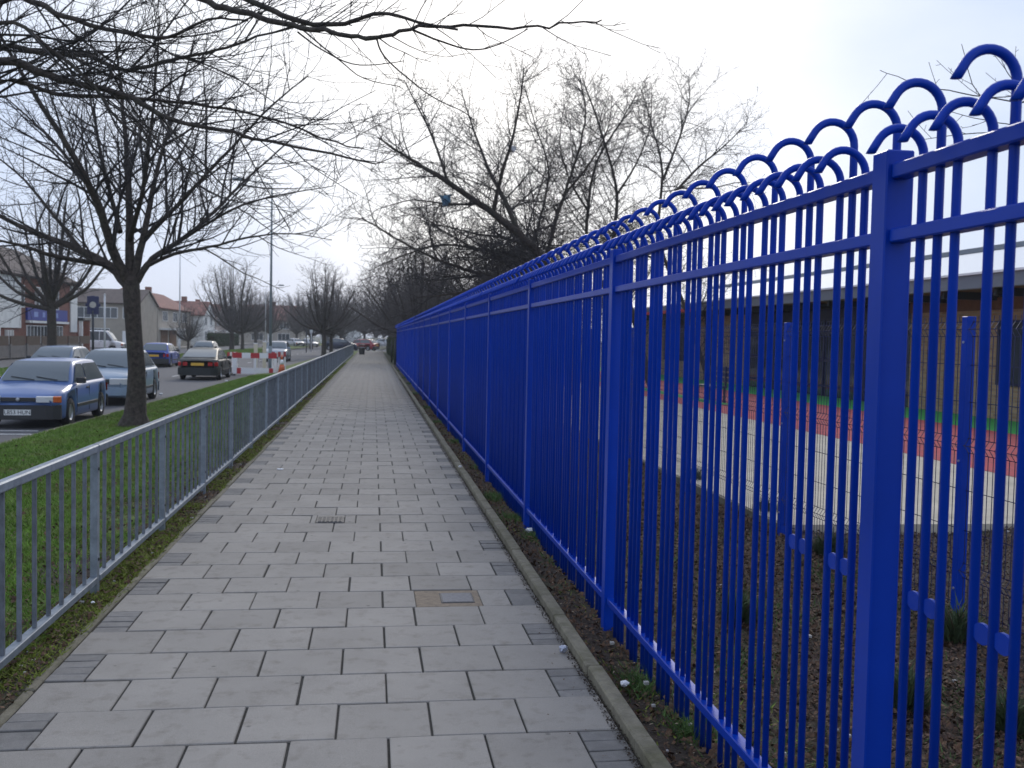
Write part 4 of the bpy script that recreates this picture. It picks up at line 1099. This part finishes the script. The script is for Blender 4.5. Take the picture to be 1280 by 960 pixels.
# ================================================================ STREET FURNITURE
def lamp_post(label, x, y, h_, mt, arm=1.6, rb=.085, group='street lamps'):
    t = thing('street_lamp', label, 'street lamp', (x, y, -.3), 0, group)
    tube('base', [(0, 0, -.1), (0, 0, 1.3)], [rb*1.25, rb*1.2], mt, t, 10)
    tube('pole', [(0, 0, 1.3), (0, 0, h_*.6), (0, 0, h_)], [rb, rb*.75, rb*.5], mt, t, 10)
    sgn = -1 if x > -9 else 1
    tube('arm', [(0, 0, h_), (sgn*.25, 0, h_+.25), (sgn*arm, 0, h_+.4)], [rb*.5, rb*.45, rb*.4], mt, t, 8)
    bm = bmesh.new(); add_box(bm, sgn*arm-.1, sgn*arm+.55*sgn if sgn > 0 else sgn*arm+.1, -.14, .14, h_+.33, h_+.5, .03) if sgn > 0 else add_box(bm, -arm-.55, -arm+.1, -.14, .14, h_+.33, h_+.5, .03)
    bm_obj('lantern', bm, M_POLE, t)
lamp_post('tall grey street lamp standing behind the red and white barrier', -5.75, 58, 10.2, M_POLE)
lamp_post('white street lamp across the road beside the small thin tree', -19.6, 106, 11.0, M_POLEW)
lamp_post('distant slim white street lamp just left of the tall grey one', -12.9, 124, 7.5, M_POLEW, rb=.06)
lamp_post('distant white street lamp behind the end of the grey railing', -5.4, 146, 6.5, M_POLEW, rb=.07)
# square navy sign on a dark pole
t = thing('pole_sign', 'dark pole topped by a square navy sign with a pale centre', 'sign', (-17.6, 66.5, -.3))
tube('pole', [(0, 0, -.1), (0, 0, 3.25)], .075, M_DARKMETAL, t, 10)
box('board', -.36, .36, -.05, .05, 3.0, 4.15, M_NAVY, t, .02)
for a in range(8):
    an = a*PI/4; box('scallop', math.cos(an)*.36-.1, math.cos(an)*.36+.1, -.045, .045, 3.575+math.sin(an)*.5-.1, 3.575+math.sin(an)*.5+.1, M_NAVY, t, .015)
bm = bmesh.new(); add_tube(bm, [(0, -.052, 3.6), (0, -.065, 3.6)], .2, 16); bm_obj('emblem', bm, mat('sign_pale', (.50, .47, .42), .6), t)
t = thing('white_pole', 'thin white pole next to the square navy sign', 'pole', (-17.4, 68.5, -.3))
tube('shaft', [(0, 0, -.1), (0, 0, 4.3)], .06, M_POLEW, t, 8); tube('cap', [(0, 0, 4.3), (0, 0, 4.4)], [.08, .03], M_POLEW, t, 8)
# two slim sign posts on the far kerb by the white cars
for k, (px, Y, hh, mt, lab) in enumerate([(383, 118, 3.6, M_DARKMETAL, 'slim dark sign post on the verge in front of the white parked cars'), (389, 122, 2.6, M_POLEW, 'slim pale post beside the dark sign post')]):
    p = at(px, 430, Y); t = thing('sign_post', lab, 'post', (p.x, Y, -.3))
    tube('shaft', [(0, 0, -.1), (0, 0, hh)], .05, mt, t, 8); box('plate', -.18, .18, -.03, -.005, hh-.4, hh-.02, mt, t)

# roadworks barrier
def barrier_board(name, label, x, y, rz, w, zb):
    t = thing(name, label, 'barrier', (x, y, zb), rz, 'roadworks barriers')
    for k in range(5):
        a = -w/2+w*k/5; box('top_board_band', a, a+w/5-.002, -.02, .02, .80, 1.06, M_BARR if k % 2 == 0 else M_BARW, t)
    for k, (a, b) in enumerate([(-w/2, -w/2+.16), (-.06, .06), (w/2-.16, w/2)]): box('upright', a, b, -.018, .018, .32, .798, M_BARW, t)
    box('kick_board', -w/2, w/2, -.021, .021, .02, .318, M_BARW, t)
    for s in (-1, 1):
        box('foot', s*w/2-.1-.02*s, s*w/2+.1-.02*s, -.28, .28, -.06, .018, M_BLACKPL, t)
        box('foot_band', s*(w/2-.28)-.1, s*(w/2-.28)+.1, -.024, -.0215, .03, .31, M_BARR, t)
barrier_board('roadworks_barrier', 'red and white plastic barrier panel facing the camera on the grass edge', -5.75, 50.6, .10, 2.1, verge_z(-5.9, 50.6)-.05)
barrier_board('roadworks_barrier', 'barrier panel seen edge-on at the left end of the roadworks', -7.0, 51.8, PI/2-.1, 2.0, ROAD_Z+.06)
barrier_board('roadworks_barrier', 'orange-footed barrier panel turned edge-on at the right end of the roadworks', -4.7, 51.7, PI/2-.25, 2.0, verge_z(-5.0, 51.6)-.02)
for k, (px, lab) in enumerate([(319.5, 'cream wooden stake left of the other, behind the roadworks barrier'), (330.5, 'taller cream wooden stake beside the grey lamp post')]):
    p = at(px, 450, 53.5); t = thing('wooden_stake', lab, 'stake', (p.x, 53.5, -.4), 0, 'stakes behind the barrier')
    box('stake', -.09, .09, -.03, .03, -.1, 1.55+.1*k, mat('cream_board', (.62, .56, .42), .7), t); box('cap', -.1, .1, -.04, .04, 1.551+.1*k, 1.6+.1*k, M_BARW, t)
t = thing('traffic_cone', 'orange and white traffic cone leaning against the roadworks barrier', 'cone', (-4.45, 50.55, verge_z(-4.8, 50.5)))
bm = bmesh.new(); add_box(bm, -.2, .2, -.2, .2, 0, .04, .01); bm_obj('base', bm, M_BARO, t)
tube('cone', [(0, 0, .04), (0, 0, .42)], [.17, .105], M_BARO, t, 14); tube('sleeve', [(0, 0, .42), (0, 0, .66)], [.108, .068], M_BARW, t, 14); tube('tip', [(0, 0, .66), (0, 0, .9)], [.068, .03], M_BARO, t, 14)

# ================================================================ VEHICLES  (local: +x forward, y left, z up)
def interp(x, tab):
    if x <= tab[0][0]: return tab[0][1]
    for (a, b), (c, d) in zip(tab, tab[1:]):
        if x <= c:
            t = (x-a)/(c-a); return b+(d-b)*t
    return tab[-1][1]

def car(name, label, cat, loc, heading, paint, sp, plate_f=None, group=None, yellow=True):
    """sp: L, W, belt [(x, z)] body top line without the cabin, cabin: (ws0, ws1, rw1, rw0) x of windscreen base/top and rear window top/base, roof z, wheel x's"""
    t = thing(name, label, cat, loc, heading, group)
    L, Wd = sp['L'], sp['W']; hl = L/2; hw = Wd/2
    wr = sp.get('wr', .30); wf, wb_ = sp['wheels']; gc = sp.get('gc', .19)
    belt = sp['belt']
    # ---- lower body loft
    xs_ = set(np.linspace(-hl, hl, 25).tolist())
    ar = wr+.055
    for w in (wf, wb_):
        for a in np.linspace(-1, 1, 11): xs_.add(w+ar*a)
        xs_.add(w-ar-.001); xs_.add(w+ar+.001)
    for e in (.03, .09, .18): xs_.add(hl-e); xs_.add(-hl+e)
    xs_ = sorted(xs_)
    V, Fc = [], []; rings = []
    for x in xs_:
        zt = interp(x, belt); e = abs(x)/hl
        w = hw*(1-.035*e**2-.19*max(0, (e-.80)/.20)**2.4)
        zb = gc+.07*max(0, (e-.82)/.18)
        for q in (wf, wb_):
            d = abs(x-q)
            if d < ar: zb = max(zb, wr+math.sqrt(max(0, ar*ar-d*d))-.01)
        zm = .52*zt+.48*zb if zt-zb > .2 else (zt+zb)/2
        cr_ = .05 if e < .9 else .02
        half = [(w*.93, zb), (w*.985, zb+.03), (w, min(zm, zb+.25) if zm > zb+.03 else zm), (w*1.0, zm), (w*.975, zt-.07), (w*.93, zt-.015), (w*.80, zt+.005), (w*.4, zt+cr_*.7), (0, zt+cr_)]
        ring = [(x, -y, z) for y, z in half]+[(x, y, z) for y, z in reversed(half[:-1])]
        rings.append(len(V)); V += ring
    nr = 17
    for a, b in zip(rings, rings[1:]):
        for k in range(nr-1): Fc.append((a+k, a+k+1, b+k+1, b+k))
        Fc.append((a+nr-1, a, b, b+nr-1))
    Fc.append(tuple(range(rings[0], rings[0]+nr))); Fc.append(tuple(reversed(range(rings[-1], rings[-1]+nr))))
    body = mesh_obj('body', V, Fc, paint, t, smooth=True)
    # dark floor pan between the wheels
    box('underbody', -hl+.12, hl-.12, -hw*.80, hw*.80, gc+.02, gc+.30, M_BLACKPL, t)
    # ---- cabin
    ws0, ws1, rw1, rw0 = sp['cabin']; zr = sp['roof']
    wb2, wt2 = hw*.925, hw*sp.get('tumble', .74)
    zb0, zb1 = interp(ws0, belt), interp(rw0, belt)
    nst = 11; V, Fc = [], []; prof = []
    for i in range(7):  prof.append((ws0+(ws1-ws0)*i/6, zb0+(zr-.03-zb0)*(math.sin(i/6*PI/2*.94)/math.sin(PI/2*.94)), i/6))
    for i in range(1, 6): prof.append((ws1+(rw1-ws1)*i/6, zr-.03+.03*math.sin(i/6*PI), 1))
    for i in range(0, 7): prof.append((rw1+(rw0-rw1)*i/6, zr-.03-(zr-.03-zb1)*(1-math.cos(i/6*PI/2)*1.0) if sp.get('fast') else zr-.03-(zr-.03-zb1)*(i/6)**1.15, 1-i/6))
    for (x, z, f) in prof:
        zz = max(z, zb0-.0)
        w2 = wb2+(wt2-wb2)*((z-zb0)/(zr-zb0) if zr > zb0 else 0)
        zbase = interp(x, belt)-.03
        half = [(wb2*.995, zbase), (w2*.995 if f < .15 else w2, max(z-.05, zbase+.005)), (w2*.93, max(z-.008, zbase+.01)), (w2*.5, z+.012+.004), (0, z+.02)]
        V += [(x, -a, b) for a, b in half]+[(x, a, b) for a, b in reversed(half[:-1])]
    n9 = 9
    for i in range(len(prof)-1):
        for k in range(n9-1): Fc.append((i*n9+k, i*n9+k+1, (i+1)*n9+k+1, (i+1)*n9+k))
    cab = mesh_obj('cabin', V, Fc, paint, t, smooth=True)
    # ---- glass, laid 6 mm proud of the cabin shell
    def sidew(x, z, s):
        return s*((wb2*.995+(wt2-wb2*.995)*((z-zb0)/(zr-zb0)))+.010)
    def ws_x(z, off=0):
        for (xa, za, fa_), (xb, zb_, fb_) in zip(prof[:6], prof[1:7]):
            if za <= z <= zb_: return xa+(xb-xa)*(z-za)/(zb_-za)
        return ws1
    def rw_x(z):
        pr = prof[-7:]
        for (xa, za, _), (xb, zb_, _) in zip(pr, pr[1:]):
            if zb_ <= z <= za: return xb+(xa-xb)*(z-zb_)/max(1e-6, za-zb_)
        return rw0
    def screen(nm, fx, z0, z1, sgn):
        V, Fc = [], []; m_ = 6; n_ = 8
        for i in range(m_+1):
            z = z0+(z1-z0)*i/m_; x = fx(z); wv = (wb2+(wt2-wb2)*((z-zb0)/(zr-zb0)))*.90
            for k in range(n_+1):
                y = -wv+2*wv*k/n_; bow = .012*(1-(y/wv)**2)
                V.append((x+sgn*(.014+bow), y, z+.018))
        for i in range(m_):
            for k in range(n_): Fc.append((i*(n_+1)+k, i*(n_+1)+k+1, (i+1)*(n_+1)+k+1, (i+1)*(n_+1)+k))
        return mesh_obj(nm, V, Fc, M_CARGLASS, t, smooth=True)
    screen('windscreen', ws_x, zb0+.05, zr-.055, 1)
    screen('rear_window', rw_x, zb1+.07, zr-.07, -1)
    zlo, zhi = max(zb0, zb1)+.035, zr-.095
    front_lo, front_hi = ws_x(zlo)-.10, ws_x(zhi)-.10
    rear_lo, rear_hi = rw_x(zlo)+.22, rw_x(zhi)+.13
    div = sp.get('div', [-.05])
    for s in (-1, 1):
        cuts = [None]+list(div)+[None]
        for a, b in zip(cuts, cuts[1:]):
            f0, f1 = (front_lo, front_hi) if a is None else (a-.035, a-.035)
            g0, g1 = (rear_lo, rear_hi) if b is None else (b+.035, b+.035)
            quad = [(f0, sidew(f0, zlo, s), zlo), (g0, sidew(g0, zlo, s), zlo), (g1, sidew(g1, zhi, s), zhi), (f1, sidew(f1, zhi, s), zhi)]
            mesh_obj('side_window', quad, [(0, 1, 2, 3)], M_CARGLASS, t)
        # door seams and side moulding
        for x in [sp.get('seam_f', ws0-.15)]+list(div)+sp.get('seams', []):
            zt = interp(x, belt); box('door_seam', x-.006, x+.006, s*hw*.985-.012, s*hw*.985+.012, gc+.08, zt-.10, M_BLACKPL, t)
        box('side_moulding', wb_+ar+.04, wf-ar-.04, s*(hw*.995)-.012, s*(hw*.995)+.014, gc+.20, gc+.27, M_BLACKPL, t, .004)
        for x in div: box('door_handle', x+.08, x+.22, s*hw*.985-.01, s*hw*.985+.02, interp(x, belt)-.16, interp(x, belt)-.12, M_BLACKPL, t, .004)
        mr = box('mirror', ws0-.38, ws0-.26, s*hw*.93 if s > 0 else -hw*.93-.19, s*hw*.93+.19 if s > 0 else -hw*.93, zb0+.01, zb0+.14, sp.get('mirror', M_BLACKPL), t, .02)
    # ---- wheels
    for x in (wf, wb_):
        for s in (-1, 1):
            bm = bmesh.new(); c = Vector((x, s*(hw-.105), wr))
            prof_w = [(-.09, wr*.60), (-.095, wr*.90), (-.07, wr), (.07, wr), (.095, wr*.90), (.09, wr*.60)]
            rg = []
            for k in range(20):
                a = 2*PI*k/20; rg.append([bm.verts.new(c+Vector((math.cos(a)*r_, d, math.sin(a)*r_))) for d, r_ in prof_w])
            for k in range(20):
                for j in range(5): bm.faces.new((rg[k][j], rg[k][j+1], rg[(k+1) % 20][j+1], rg[(k+1) % 20][j]))
            w = bm_obj('wheel', bm, M_RUBBER, t, True)
            bm = bmesh.new(); rg = []
            for k in range(20):
                a = 2*PI*k/20; rg.append([bm.verts.new(c+Vector((math.cos(a)*r_, s*d, math.sin(a)*r_))) for d, r_ in ((.075, wr*.62), (.085, wr*.55), (.06, wr*.45), (.07, wr*.15))])
            for k in range(20):
                for j in range(3): bm.faces.new((rg[k][j], rg[k][j+1], rg[(k+1) % 20][j+1], rg[(k+1) % 20][j]))
            bm.faces.new([rg[k][3] for k in range(20)])
            bm_obj('rim', bm, M_RIM, w, False)
    # ---- bumpers, lamps, grille, plates
    zf = interp(hl, belt); zrr = interp(-hl, belt)
    def wrap(nm, sgn, z0, z1, mt, out=.03, y0=-1, y1=1, dx=0):
        V, Fc = [], []; n_ = 12
        for k in range(n_+1):
            y = (y0+(y1-y0)*k/n_)*hw*1.0; e = abs(y)/hw
            x = sgn*(hl+out-dx-.16*max(0, (e-.55)/.45)**2.2)
            yy = y*.985
            for (d, z) in ((-.06, z0), (0, z0+.015), (0, z1-.015), (-.06, z1)): V.append((x+sgn*d, yy, z))
        for k in range(n_):
            for j in range(3): Fc.append((k*4+j, k*4+j+1, (k+1)*4+j+1, (k+1)*4+j))
        Fc.append((0, 1, 2, 3)); Fc.append((n_*4, n_*4+3, n_*4+2, n_*4+1))
        return mesh_obj(nm, V, Fc, mt, t)
    bz0, bz1 = sp.get('bump_f', (.20, .47)); rz0, rz1 = sp.get('bump_r', (.22, .52))
    wrap('front_bumper', 1, bz0, bz1, sp.get('bumpmat', M_BLACKPL), .045, -.97, .97)
    wrap('rear_bumper', -1, rz0, rz1, sp.get('bumpmat', M_BLACKPL), .045, -.97, .97)
    hz0, hz1 = sp.get('head', (.53, .67))
    for s in (-1, 1):
        a, b = (.42, .80) if s > 0 else (-.80, -.42)
        wrap('headlight', 1, hz0, hz1, M_LAMPCLEAR, .022, a, b)
        a, b = (.805, .96) if s > 0 else (-.96, -.805)
        wrap('indicator', 1, hz0, hz1, sp.get('ind', M_ORANGE), .022, a, b)
        a, b = sp.get('tail_y', (.62, .96)); a, b = (a, b) if s > 0 else (-b, -a)
        wrap('tail_light', -1, *sp.get('tail', (.60, .80)), M_REDL, .02, a, b)
    wrap('grille', 1, hz0+.015, hz1-.02, M_BLACKPL, .012, -.40, .40)
    if plate_f:
        pl = box('number_plate', hl+.046, hl+.058, -.26, .26, bz0+.10, bz0+.215, M_PLATEW, t)
        cu = bpy.data.curves.new('plate_lettering', 'FONT'); cu.body = plate_f; cu.size = .115; cu.align_x = 'CENTER'; cu.align_y = 'CENTER'; cu.extrude = .001
        tmp = bpy.data.objects.new('lettering', cu); me_ = bpy.data.meshes.new_from_object(tmp); bpy.data.objects.remove(tmp)
        to = bpy.data.objects.new('plate_lettering', me_); COL.objects.link(to); to.parent = pl
        to.location = (hl+.0605, 0, bz0+.155); to.rotation_euler = (PI/2, 0, PI/2); me_.materials.clear(); me_.materials.append(M_BLACKPL)
        bm = bmesh.new(); bmesh.ops.create_uvsphere(bm, u_segments=10, v_segments=6, radius=.04)
        bmesh.ops.scale(bm, vec=(.4, 1, 1), verts=bm.verts); bmesh.ops.translate(bm, vec=(hl+.03, 0, (hz0+hz1)/2), verts=bm.verts)
        bm_obj('bonnet_badge', bm, M_RIM, t, True)
    else:
        box('number_plate', hl+.046, hl+.058, -.26, .26, bz0+.10, bz0+.215, M_PLATEW, t)
    pz = sp.get('plate_r', .62)
    box('number_plate', -hl-.06, -hl-.03, -.27, .27, pz, pz+.12, M_PLATEY if yellow else M_PLATEW, t)
    for y, ln in ((-.28, .55), (.22, .5)):
        x = ws0-.03; tube('wiper', [(ws_x(zb0+.06)+.04, y+ln*.5, zb0+.085), (ws_x(zb0+.12)+.03, y-ln*.4, zb0+.15)], .010, M_BLACKPL, t, 5)
    return t

def paintmat(nm, c, rough=.28, coat=.3): return mat('car_paint_'+nm, c, rough, coat=coat, spec=.5, var=.05, vscale=4)
HATCH = dict(L=4.05, W=1.69, belt=[(-2.03, .86), (-1.7, .93), (-1.0, .925), (.75, .91), (1.2, .87), (1.75, .76), (1.95, .69), (2.03, .62)], cabin=(1.02, .22, -1.30, -1.86), roof=1.40, wheels=(1.27, -1.24), div=[-.12], head=(.54, .68), bump_f=(.19, .50), seams=[-1.15])
SALOON = dict(L=4.25, W=1.70, belt=[(-2.12, .88), (-1.9, .95), (-1.2, .94), (.85, .93), (1.3, .90), (1.85, .80), (2.05, .72), (2.12, .62)], cabin=(1.12, .25, -1.0, -1.75), roof=1.43, wheels=(1.32, -1.30), div=[-.10], head=(.58, .76), bump_f=(.20, .56), seams=[-1.1])
FASTB = dict(L=4.45, W=1.75, belt=[(-2.22, .84), (-2.1, .92), (-1.4, .90), (.9, .89), (1.4, .86), (2.0, .74), (2.15, .68), (2.22, .58)], cabin=(1.15, .25, -.75, -2.0), roof=1.38, wheels=(1.35, -1.32), div=[-.10], head=(.54, .68), bump_r=(.22, .56), tail=(.62, .80), tail_y=(.50, .97), plate_r=.64, seams=[-1.05])
HD = -PI/2      # facing the camera (-Y)
car('blue_hatchback', 'blue hatchback with black bumper and white number plate, nearest parked car', 'car', (-7.22, 23.7, ROAD_Z), HD+.01, paintmat('blue', (.10, .175, .40)), HATCH, 'L853 HUN')
s2 = dict(SALOON); s2['roof'] = 1.53; s2['belt'] = [(x, z+.05) for x, z in SALOON['belt']]; s2['bumpmat'] = paintmat('silverblue', (.26, .34, .44)); s2['bump_f'] = (.28, .52); s2['ind'] = M_LAMPCLEAR; s2['mirror'] = s2['bumpmat']
car('silver_blue_car', 'pale silver-blue car parked behind the blue hatchback and the tree trunk', 'car', (-7.45, 30.6, ROAD_Z), HD, s2['bumpmat'], s2)
car('blue_saloon', 'dull blue car on the far side of the road, seen over the blue hatchback roof', 'car', (-12.05, 41.0, ROAD_Z), HD-.05, paintmat('dullblue', (.09, .16, .28)), SALOON)
sb_ = dict(FASTB); sb_['bumpmat'] = paintmat('black', (.012, .016, .017), .42, 0.0)
car('black_car', 'black fastback car seen from behind with yellow number plate', 'car', (-7.45, 46.6, ROAD_Z), PI/2, sb_['bumpmat'], sb_)
car('small_blue_car', 'bright blue small car across the road, just right of the tree trunk', 'car', (-12.55, 62.0, ROAD_Z), PI/2+.02, paintmat('brightblue', (.035, .085, .38)), HATCH)
car('dark_car', 'dark grey car across the road half hidden behind the black fastback', 'car', (-12.7, 79.0, ROAD_Z), HD, paintmat('darkgrey', (.05, .055, .065)), SALOON)
car('silver_car', 'silver car facing the camera beyond the roadworks barrier', 'car', (-7.2, 78.5, ROAD_Z), HD, paintmat('silver', (.30, .34, .40)), s2 | {'bumpmat': M_BLACKPL})
car('grey_car', 'grey car with bright windscreen parked directly behind the silver car', 'car', (-8.6, 90, ROAD_Z), HD, paintmat('grey', (.20, .23, .25)), HATCH)
car('white_car', 'left one of two white cars parked side by side far down the road', 'car', (-12.9, 172, ROAD_Z), HD+.5, paintmat('white', (.62, .62, .66)), SALOON, group='white cars parked down the road')
car('white_car', 'right one of two white cars parked side by side far down the road', 'car', (-10.7, 174, ROAD_Z), HD+.5, paintmat('white', (.62, .62, .66)), HATCH, group='white cars parked down the road')
car('dark_blue_car', 'dark blue car parked sideways beyond the end of the grey railing', 'car', (-3.9, 121.5, -.10), 0.1, paintmat('navy', (.018, .026, .06)), SALOON)
car('red_car', 'red car parked sideways beyond the litter bin at the end of the path', 'car', (-1.3, 123.5, -.10), PI-.5, paintmat('red', (.33, .035, .05)), HATCH)
car('distant_white_car', 'small white car at the very end of the path', 'car', (2.0, 165, -.10), .2, paintmat('white2', (.66, .66, .68)), SALOON)
VAN = dict(L=5.1, W=1.95, belt=[(-2.55, 1.12), (-2.3, 1.18), (1.3, 1.16), (1.8, 1.08), (2.3, .98), (2.48, .90), (2.55, .78)], cabin=(1.75, .95, -2.40, -2.53), roof=2.08, wheels=(1.6, -1.5), wr=.33, div=[.45, -.95], tumble=.86, head=(.68, .88), bump_f=(.22, .58), bump_r=(.25, .6), tail=(.8, 1.15), tail_y=(.85, .97), plate_r=.7)
car('white_van', 'white minibus van with dark side windows in front of the beige house', 'van', (-25.9, 99.0, ROAD_Z), 0.05, paintmat('vanwhite', (.70, .70, .72)), VAN)

# ================================================================ SMALL THINGS
def crumple(name, label, cat, loc, s, mt, seed, flat=.6):
    g = random.Random(seed); bm = bmesh.new(); bmesh.ops.create_icosphere(bm, subdivisions=2, radius=s)
    for v in bm.verts:
        k = g.uniform(.6, 1.15); v.co *= k; v.co.z *= flat
    o = bm_obj(name, bm, mt); o.location = loc; o.rotation_euler = (0, 0, g.uniform(0, 6)); tag(o, label, cat)
    return o
def gpt(px, py, z=0.0):
    d = FWD + RIGHT*((px-640)/F_PX) - UP*((py-480)/F_PX); t_ = (z-EYE)/d.z
    return Vector((0, 0, EYE))+d*t_
p = gpt(704, 812, .02); crumple('crushed_can', 'pale crushed drinks can lying against the kerb on the paving', 'can', (p.x, p.y, .024), .026, mat('can_metal', (.42, .44, .52), .35, metal=.4), 2, .8)
p = gpt(661, 667, .0); crumple('paper_scrap', 'white crumpled paper at the foot of the third blue fence post', 'litter', (p.x, p.y, .03), .04, M_PAPER, 3)
p = gpt(781, 862, .0); crumple('paper_scrap', 'white torn paper among green weeds on the soil strip', 'litter', (p.x, p.y, .03), .024, M_PAPER, 4)
p = gpt(575, 585, .05); crumple('paper_scrap', 'tiny white scrap on top of the right-hand kerb', 'litter', (p.x, p.y, .07), .022, M_PAPER, 5)
p = gpt(350, 587); crumple('paper_scrap', 'flat white scrap lying on the paving well ahead', 'litter', (p.x, p.y, .008), .05, M_PAPER, 6, .15)
p = gpt(116, 757, .0); crumple('paper_scrap', 'white pebble-like scrap in the moss under the grey railing', 'litter', (p.x, p.y, .02), .016, M_PAPER, 7)
p = gpt(201, 494, -.25); crumple('paper_scrap', 'white scrap lying on the grass right of the tree trunk', 'litter', (p.x, p.y, p.z+.03), .07, M_PAPER, 8)
p = gpt(283, 477, -.25); crumple('paper_scrap', 'small pale scrap on the grass below the black car', 'litter', (p.x, p.y, p.z+.03), .07, M_PAPER, 9)
g = random.Random(12); bm = bmesh.new()      # pale grit along both soil strips
def grit(n_, xr, y0, y1):
    for _ in range(n_):
        x = g.uniform(*xr); y = y0+(y1-y0)*g.random()**1.6; s = g.uniform(.004, .012)
        add_box(bm, x-s, x+s, y-s, y+s, .004, .006+s)
grit(60, (-1.84, -1.58), 3.5, 22); grit(40, (1.21, 1.9), 3, 18); grit(30, (2, 6), 3.5, 8.5)
kind(bm_obj('gravel', bm, mat('pale_stones', (.42, .40, .38), .9, var=.3, vscale=30)), 'stuff')
# bags caught in the branches
def rag(name, label, c, w, h_, mt, seed):
    g = random.Random(seed); V = []; Fc = []
    for i in range(6):
        for k in range(5):
            V.append((w*(k/4-.5)*(1-.6*i/5)+g.uniform(-.05, .05), g.uniform(-.12, .12), -h_*i/5+g.uniform(-.05, .05)))
    for i in range(5):
        for k in range(4): Fc.append((i*5+k, i*5+k+1, i*5+k+6, i*5+k+5))
    o = mesh_obj(name, V, Fc, mt, smooth=True); o.location = c; tag(o, label, 'bag')
    so = o.modifiers.new('thick', 'SOLIDIFY'); so.thickness = .012
    return o
rag('plastic_bag', 'torn blue plastic bag caught in the leaning tree', at(557, 243, 29.2), .34, .36, M_BAG, 3)
rag('plastic_bag', 'pale plastic bag snagged high in the branches above the leaning tree', at(640, 183, 29.2), .28, .16, mat('pale_plastic', (.6, .6, .62), .5), 4)

# low dark shrubs planted in the bark bed
for k, (px, py, sz, lab) in enumerate([(1196, 800, .26, 'low dark green shrub at the foot of the nearest mesh fence post'), (1128, 880, .24, 'low shrub right of the nearest thick blue post, low in the bed'), (1036, 700, .24, 'small dark shrub left of the nearest thick blue post'),
        (958, 640, .26, 'small dark shrub in the bed just short of the cream paving corner'), (868, 600, .26, 'dark shrub in the bed seen through the middle of the second railing panel'), (1262, 905, .20, 'low shrub at the right edge of the bed, nearest the camera'), (925, 775, .22, 'small green plant in the bed behind the lit bottom rail')]):
    p = gpt(px, py, 0.0); g = np.random.default_rng(300+k); n_ = 700
    t = thing('low_shrub', lab, 'shrub', (p.x, p.y, bed_z(p.x, p.y)))
    a = g.uniform(0, 2*PI, n_); r_ = g.uniform(0, 1, n_)**.6*sz*.45; hh = sz*(.35+.75*g.uniform(0, 1, n_))*(1-.5*r_/(sz*.45))
    c = np.stack([np.cos(a)*r_, np.sin(a)*r_, hh*g.uniform(.0, .8, n_)], 1)
    tip = c+np.stack([np.cos(a)*.05+g.normal(0, .02, n_), np.sin(a)*.05+g.normal(0, .02, n_), .05+.04*g.uniform(0, 1, n_)], 1)
    d = np.stack([-np.sin(a), np.cos(a), g.normal(0, .3, n_)], 1)*.005
    np_obj('foliage', np.stack([c-d, c+d, tip], 1).reshape(-1, 3), np.arange(n_*3).reshape(-1, 3), mat('shrub_green', (.055, .085, .035), .85, var=.5, vscale=20), t)
    bm = bmesh.new()
    for q in range(7):
        an = q*PI*2/7; add_tube(bm, [(0, 0, -.03), (math.cos(an)*sz*.2, math.sin(an)*sz*.2, sz*.4), (math.cos(an)*sz*.35, math.sin(an)*sz*.35, sz*.7)], [.008, .005, .003], 4)
    bm_obj('stem', bm, M_WOOD, t)

# thin haze volume added for depth, standing in for lens glare
hm = bpy.data.materials.new('glare_haze'); hm.use_nodes = True; ht = hm.node_tree; ht.nodes.clear()
pv = ht.nodes.new('ShaderNodeVolumePrincipled'); ho = ht.nodes.new('ShaderNodeOutputMaterial')
pv.inputs['Color'].default_value = (.86, .92, .98, 1); pv.inputs['Density'].default_value = 0.0005; pv.inputs['Anisotropy'].default_value = 0.3
ht.links.new(pv.outputs['Volume'], ho.inputs['Volume'])
kind(box('haze', -950, 950, -60, 1550, -2.0, 19.0, hm), 'stuff')
